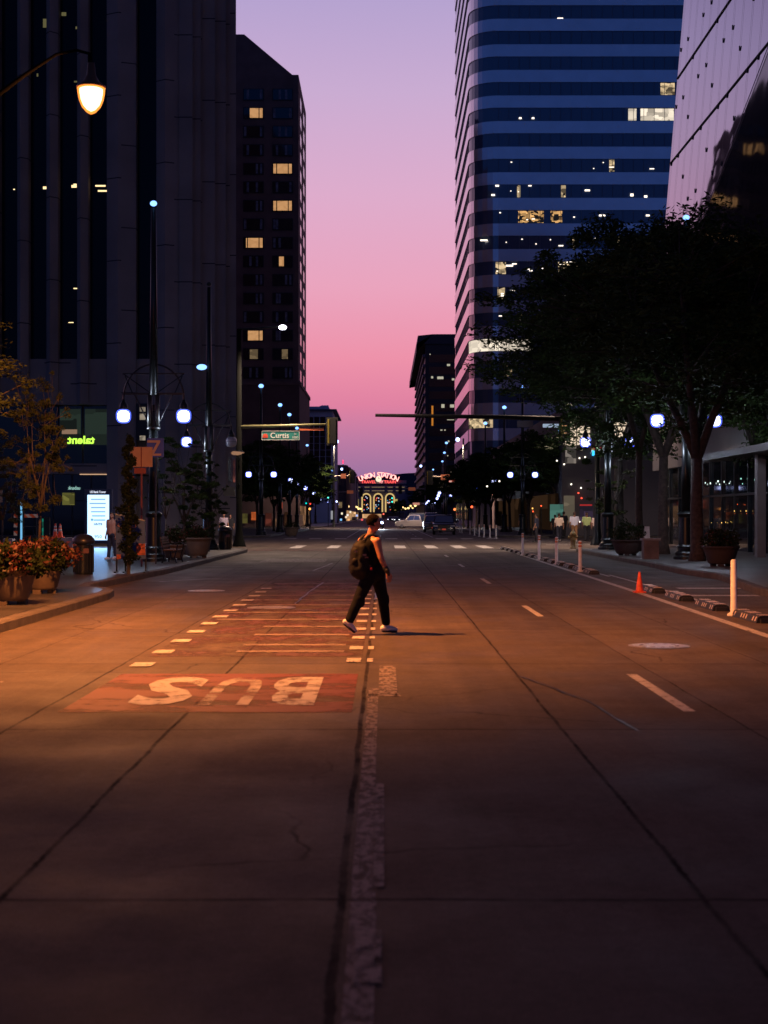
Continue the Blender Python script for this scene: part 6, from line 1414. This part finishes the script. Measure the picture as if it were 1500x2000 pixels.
for s_, sh in ((1, shR), (-1, shL)):
    m = MB(); a = chest+rdir*.09*s_+Vector((0, 0, .13)); m.tube([base+rdir*.08*s_+Vector((0, 0, .12)), a+bk*.07+Vector((0, 0, .06)), a+Vector((0, 0, .085)), a+fdir*.09+Vector((0, 0, .03)), a+fdir*.14+Vector((0, 0, -.10)), a+fdir*.11+rdir*.06*s_+Vector((0, 0, -.25)), base+rdir*.12*s_+Vector((0, 0, -.30))], .017, 6); m.build('strap', mat('strap_grey', (.03, .03, .03), rough=.7), bp_)
for px, py, dy, c_ in ((695, 1077, -.20, (.30, .22, .14)), (712, 1084, -.24, (.28, .18, .13)), (716, 1089, -.23, (.12, .06, .05))):
    m = MB(); m.cbox(Q(px, py, dy-.02), (.05, .02, .022)); m.build('buckle', mat('buckle_%d' % px, c_, rough=.3), bp_)
m = MB(); m.cbox(Q(725, 1111, -.22), (.028, .02, .035)); m.build('tag', mat('tag_red', (.6, .03, .01), rough=.5), bp_)
# ---- figures seen from farther away
def figure_meshes(stride=.25, arm=.1, h_=1.78):
    """standing / walking figure facing +Y, feet on z = 0"""
    s = h_/1.78; V = Vector
    H0 = V((0, 0, 1.63)); nk = V((0, 0, 1.47)); sh = [V((.19, 0, 1.42)), V((-.19, 0, 1.42))]; hp = [V((.09, 0, .93)), V((-.09, 0, .93))]
    kn = [V((.10, stride*.55, .50)), V((-.10, -stride*.25, .49))]; an = [V((.10, stride, .10)), V((-.10, -stride, .14))]
    el_ = [V((.26, -.03-arm*.5, 1.13)), V((-.26, -.02+arm*.5, 1.13))]; wr_ = [V((.28, .06-arm, .88)), V((-.28, .06+arm, .88))]
    b = MB(); head(b, H0, (0, 1, 0), (0, 0, 1), 1); b.cap(nk-V((0, 0, .04)), H0-V((0, 0, .06)), .06, .055)
    for i in (0, 1):
        sx = 1 if i == 0 else -1
        b.cap(sh[i], nk-V((0, 0, .04)), .06, .055); b.cap(sh[i], el_[i], .055, .042); b.cap(el_[i], wr_[i], .041, .027); hand(b, wr_[i], V((0, .15, -1)), V((0, 1, .1)), V((-sx, 0, 0)), 1, .0095)
        b.cap(V((.07*sx, 0, 1.34)), V((.06*sx, 0, 1.05)), .115, .10); b.cap(hp[i], kn[i], .085, .056); b.cap(kn[i], an[i], .055, .038)
    b.cap(hp[0], hp[1], .12, .12); b.cap(V((0, 0, 1.1)), V((0, 0, .95)), .13, .14)
    body = remesh(b, .011, 2)
    c = MB()
    for i in (0, 1):
        sx = 1 if i == 0 else -1
        c.cap(V((.085*sx, 0, 1.35)), V((.085*sx, 0, 1.02)), .135, .135); c.cap(sh[i], nk-V((0, 0, .06)), .078, .062); c.cap(sh[i], sh[i].lerp(el_[i], .75), .078, .066)
    c.cap(V((0, 0, 1.3)), V((0, 0, .96)), .15, .155); shirt = remesh(c, .016, 3)
    d = MB(); d.cap(V((.06, 0, .93)), V((-.06, 0, .93)), .145, .145)
    for i in (0, 1): d.cap(hp[i], kn[i], .112, .082); d.cap(kn[i], an[i], .08, .066)
    trou = remesh(d, .016, 3)
    sho = []
    for i in (0, 1):
        e = MB(); a = an[i]; z = max(.0, a.z-.10)
        e.cap(V((a.x, a.y-.03, .05+z)), V((a.x, a.y+.12, .045)), .05, .042); e.cap(V((a.x, a.y+.1, .045)), V((a.x, a.y+.19, .035)), .042, .032); e.cap(V((a.x, a.y, .06+z)), a, .045, .045); sho.append(remesh(e, .012, 2))
    return body, shirt, trou, sho, H0, s
FM = [figure_meshes(.22, .10), figure_meshes(.08, .03), figure_meshes(-.20, -.10)]
def person(x, y, z, rz, h_, label, shirt, trou, skin=(.30, .15, .10), hairc=(.03, .02, .015), shoe_=(.05, .05, .05), k=0, group=None):
    t = thing('person', label, 'person', (x, y, z), rz, group); body, sh_, tr_, so_, H0, s = FM[k]; sc = h_/1.75
    def put(n, me, c_): 
        o = bpy.data.objects.new(n, me.copy()); o.data.materials.clear(); o.data.materials.append(mat('cloth_%.3f_%.3f_%.3f' % c_, c_, rough=.85)); o.data.polygons.foreach_set('use_smooth', [True]*len(o.data.polygons)); link(o, t); o.scale = (sc,)*3; return o
    put('body', body, skin); put('shirt', sh_, shirt); put('trousers', tr_, trou)
    for q in so_: put('shoe', q, shoe_)
    m = MB(); q = MB(); q.ball((0, 0, 0), .107, 12, 8); c = H0
    m.add([c+Vector((x_*.84, y_, 0))+Vector((0, -.012, .027+max(z_, (.04+y_*.3) if y_ > .02 else -.06))) for x_, y_, z_ in q.v], q.f); o = bpy.data.objects.new('hair', m.mesh('hair', [mat('cloth_%.3f_%.3f_%.3f' % hairc, hairc, rough=.9)], True)); link(o, t); o.scale = (sc,)*3
    return t
person(gx(1092, 97), 97, 0, .05, 1.88, 'man in a cream short-sleeved shirt and dark trousers walking away, leftmost of four', (.78, .62, .50), (.02, .022, .04), k=0, shoe_=(.5, .45, .4))
person(gx(1122, 96), 96, 0, -.05, 1.98, 'man in a light blue-grey shirt and khaki trousers walking away, behind the hydrant', (.62, .62, .74), (.26, .13, .06), k=2, hairc=(.10, .06, .05), shoe_=(.5, .45, .4))
person(gx(1146, 97), 97, 0, -.1, 1.95, 'man in a light green shirt and dark trousers walking away', (.46, .58, .24), (.02, .02, .03), k=0, hairc=(.12, .07, .05))
person(gx(1164, 96), 96, 0, .05, 1.86, 'man in a pinkish white shirt and black trousers walking away, rightmost of four', (.76, .58, .52), (.015, .015, .02), k=2, hairc=(.10, .06, .05), shoe_=(.6, .55, .5))
person(gx(1084, 108), 108, 0, 0, 1.8, 'person in all dark clothes just left of the cream-shirted man', (.012, .012, .015), (.012, .012, .015), k=1)
person(gx(1101, 110), 110, 0, .3, 2.05, 'tall person in dark clothes between the cream and blue-grey shirts', (.012, .012, .015), (.012, .012, .015), k=1)
person(gx(1048, 92), 92, .0, 1.2, 1.85, 'person in dark clothes standing beside the glowing orange light on the right', (.02, .025, .05), (.012, .012, .02), k=1)
person(gx(219, 51), 51, .15, 2.6, 1.68, 'person in a tan top, dark jeans and white shoes in front of the glowing kiosk', (.42, .22, .15), (.02, .03, .06), k=1, shoe_=(.6, .5, .5))
person(gx(437, 88), 88, .15, PI+.3, 1.72, 'person in a pale lilac shirt behind the bin by the signal pole', (.45, .38, .48), (.02, .02, .03), k=0)
person(gx(450, 89), 89, .15, PI-.2, 1.66, 'person in dark clothes next to the pale lilac shirt', (.02, .02, .03), (.02, .02, .03), k=1)
person(gx(1020, 118), 118, .15, 0, 1.75, 'person in dark clothes farthest left under the right-hand trees, beyond the crossing', (.03, .03, .04), (.02, .02, .02), k=1)
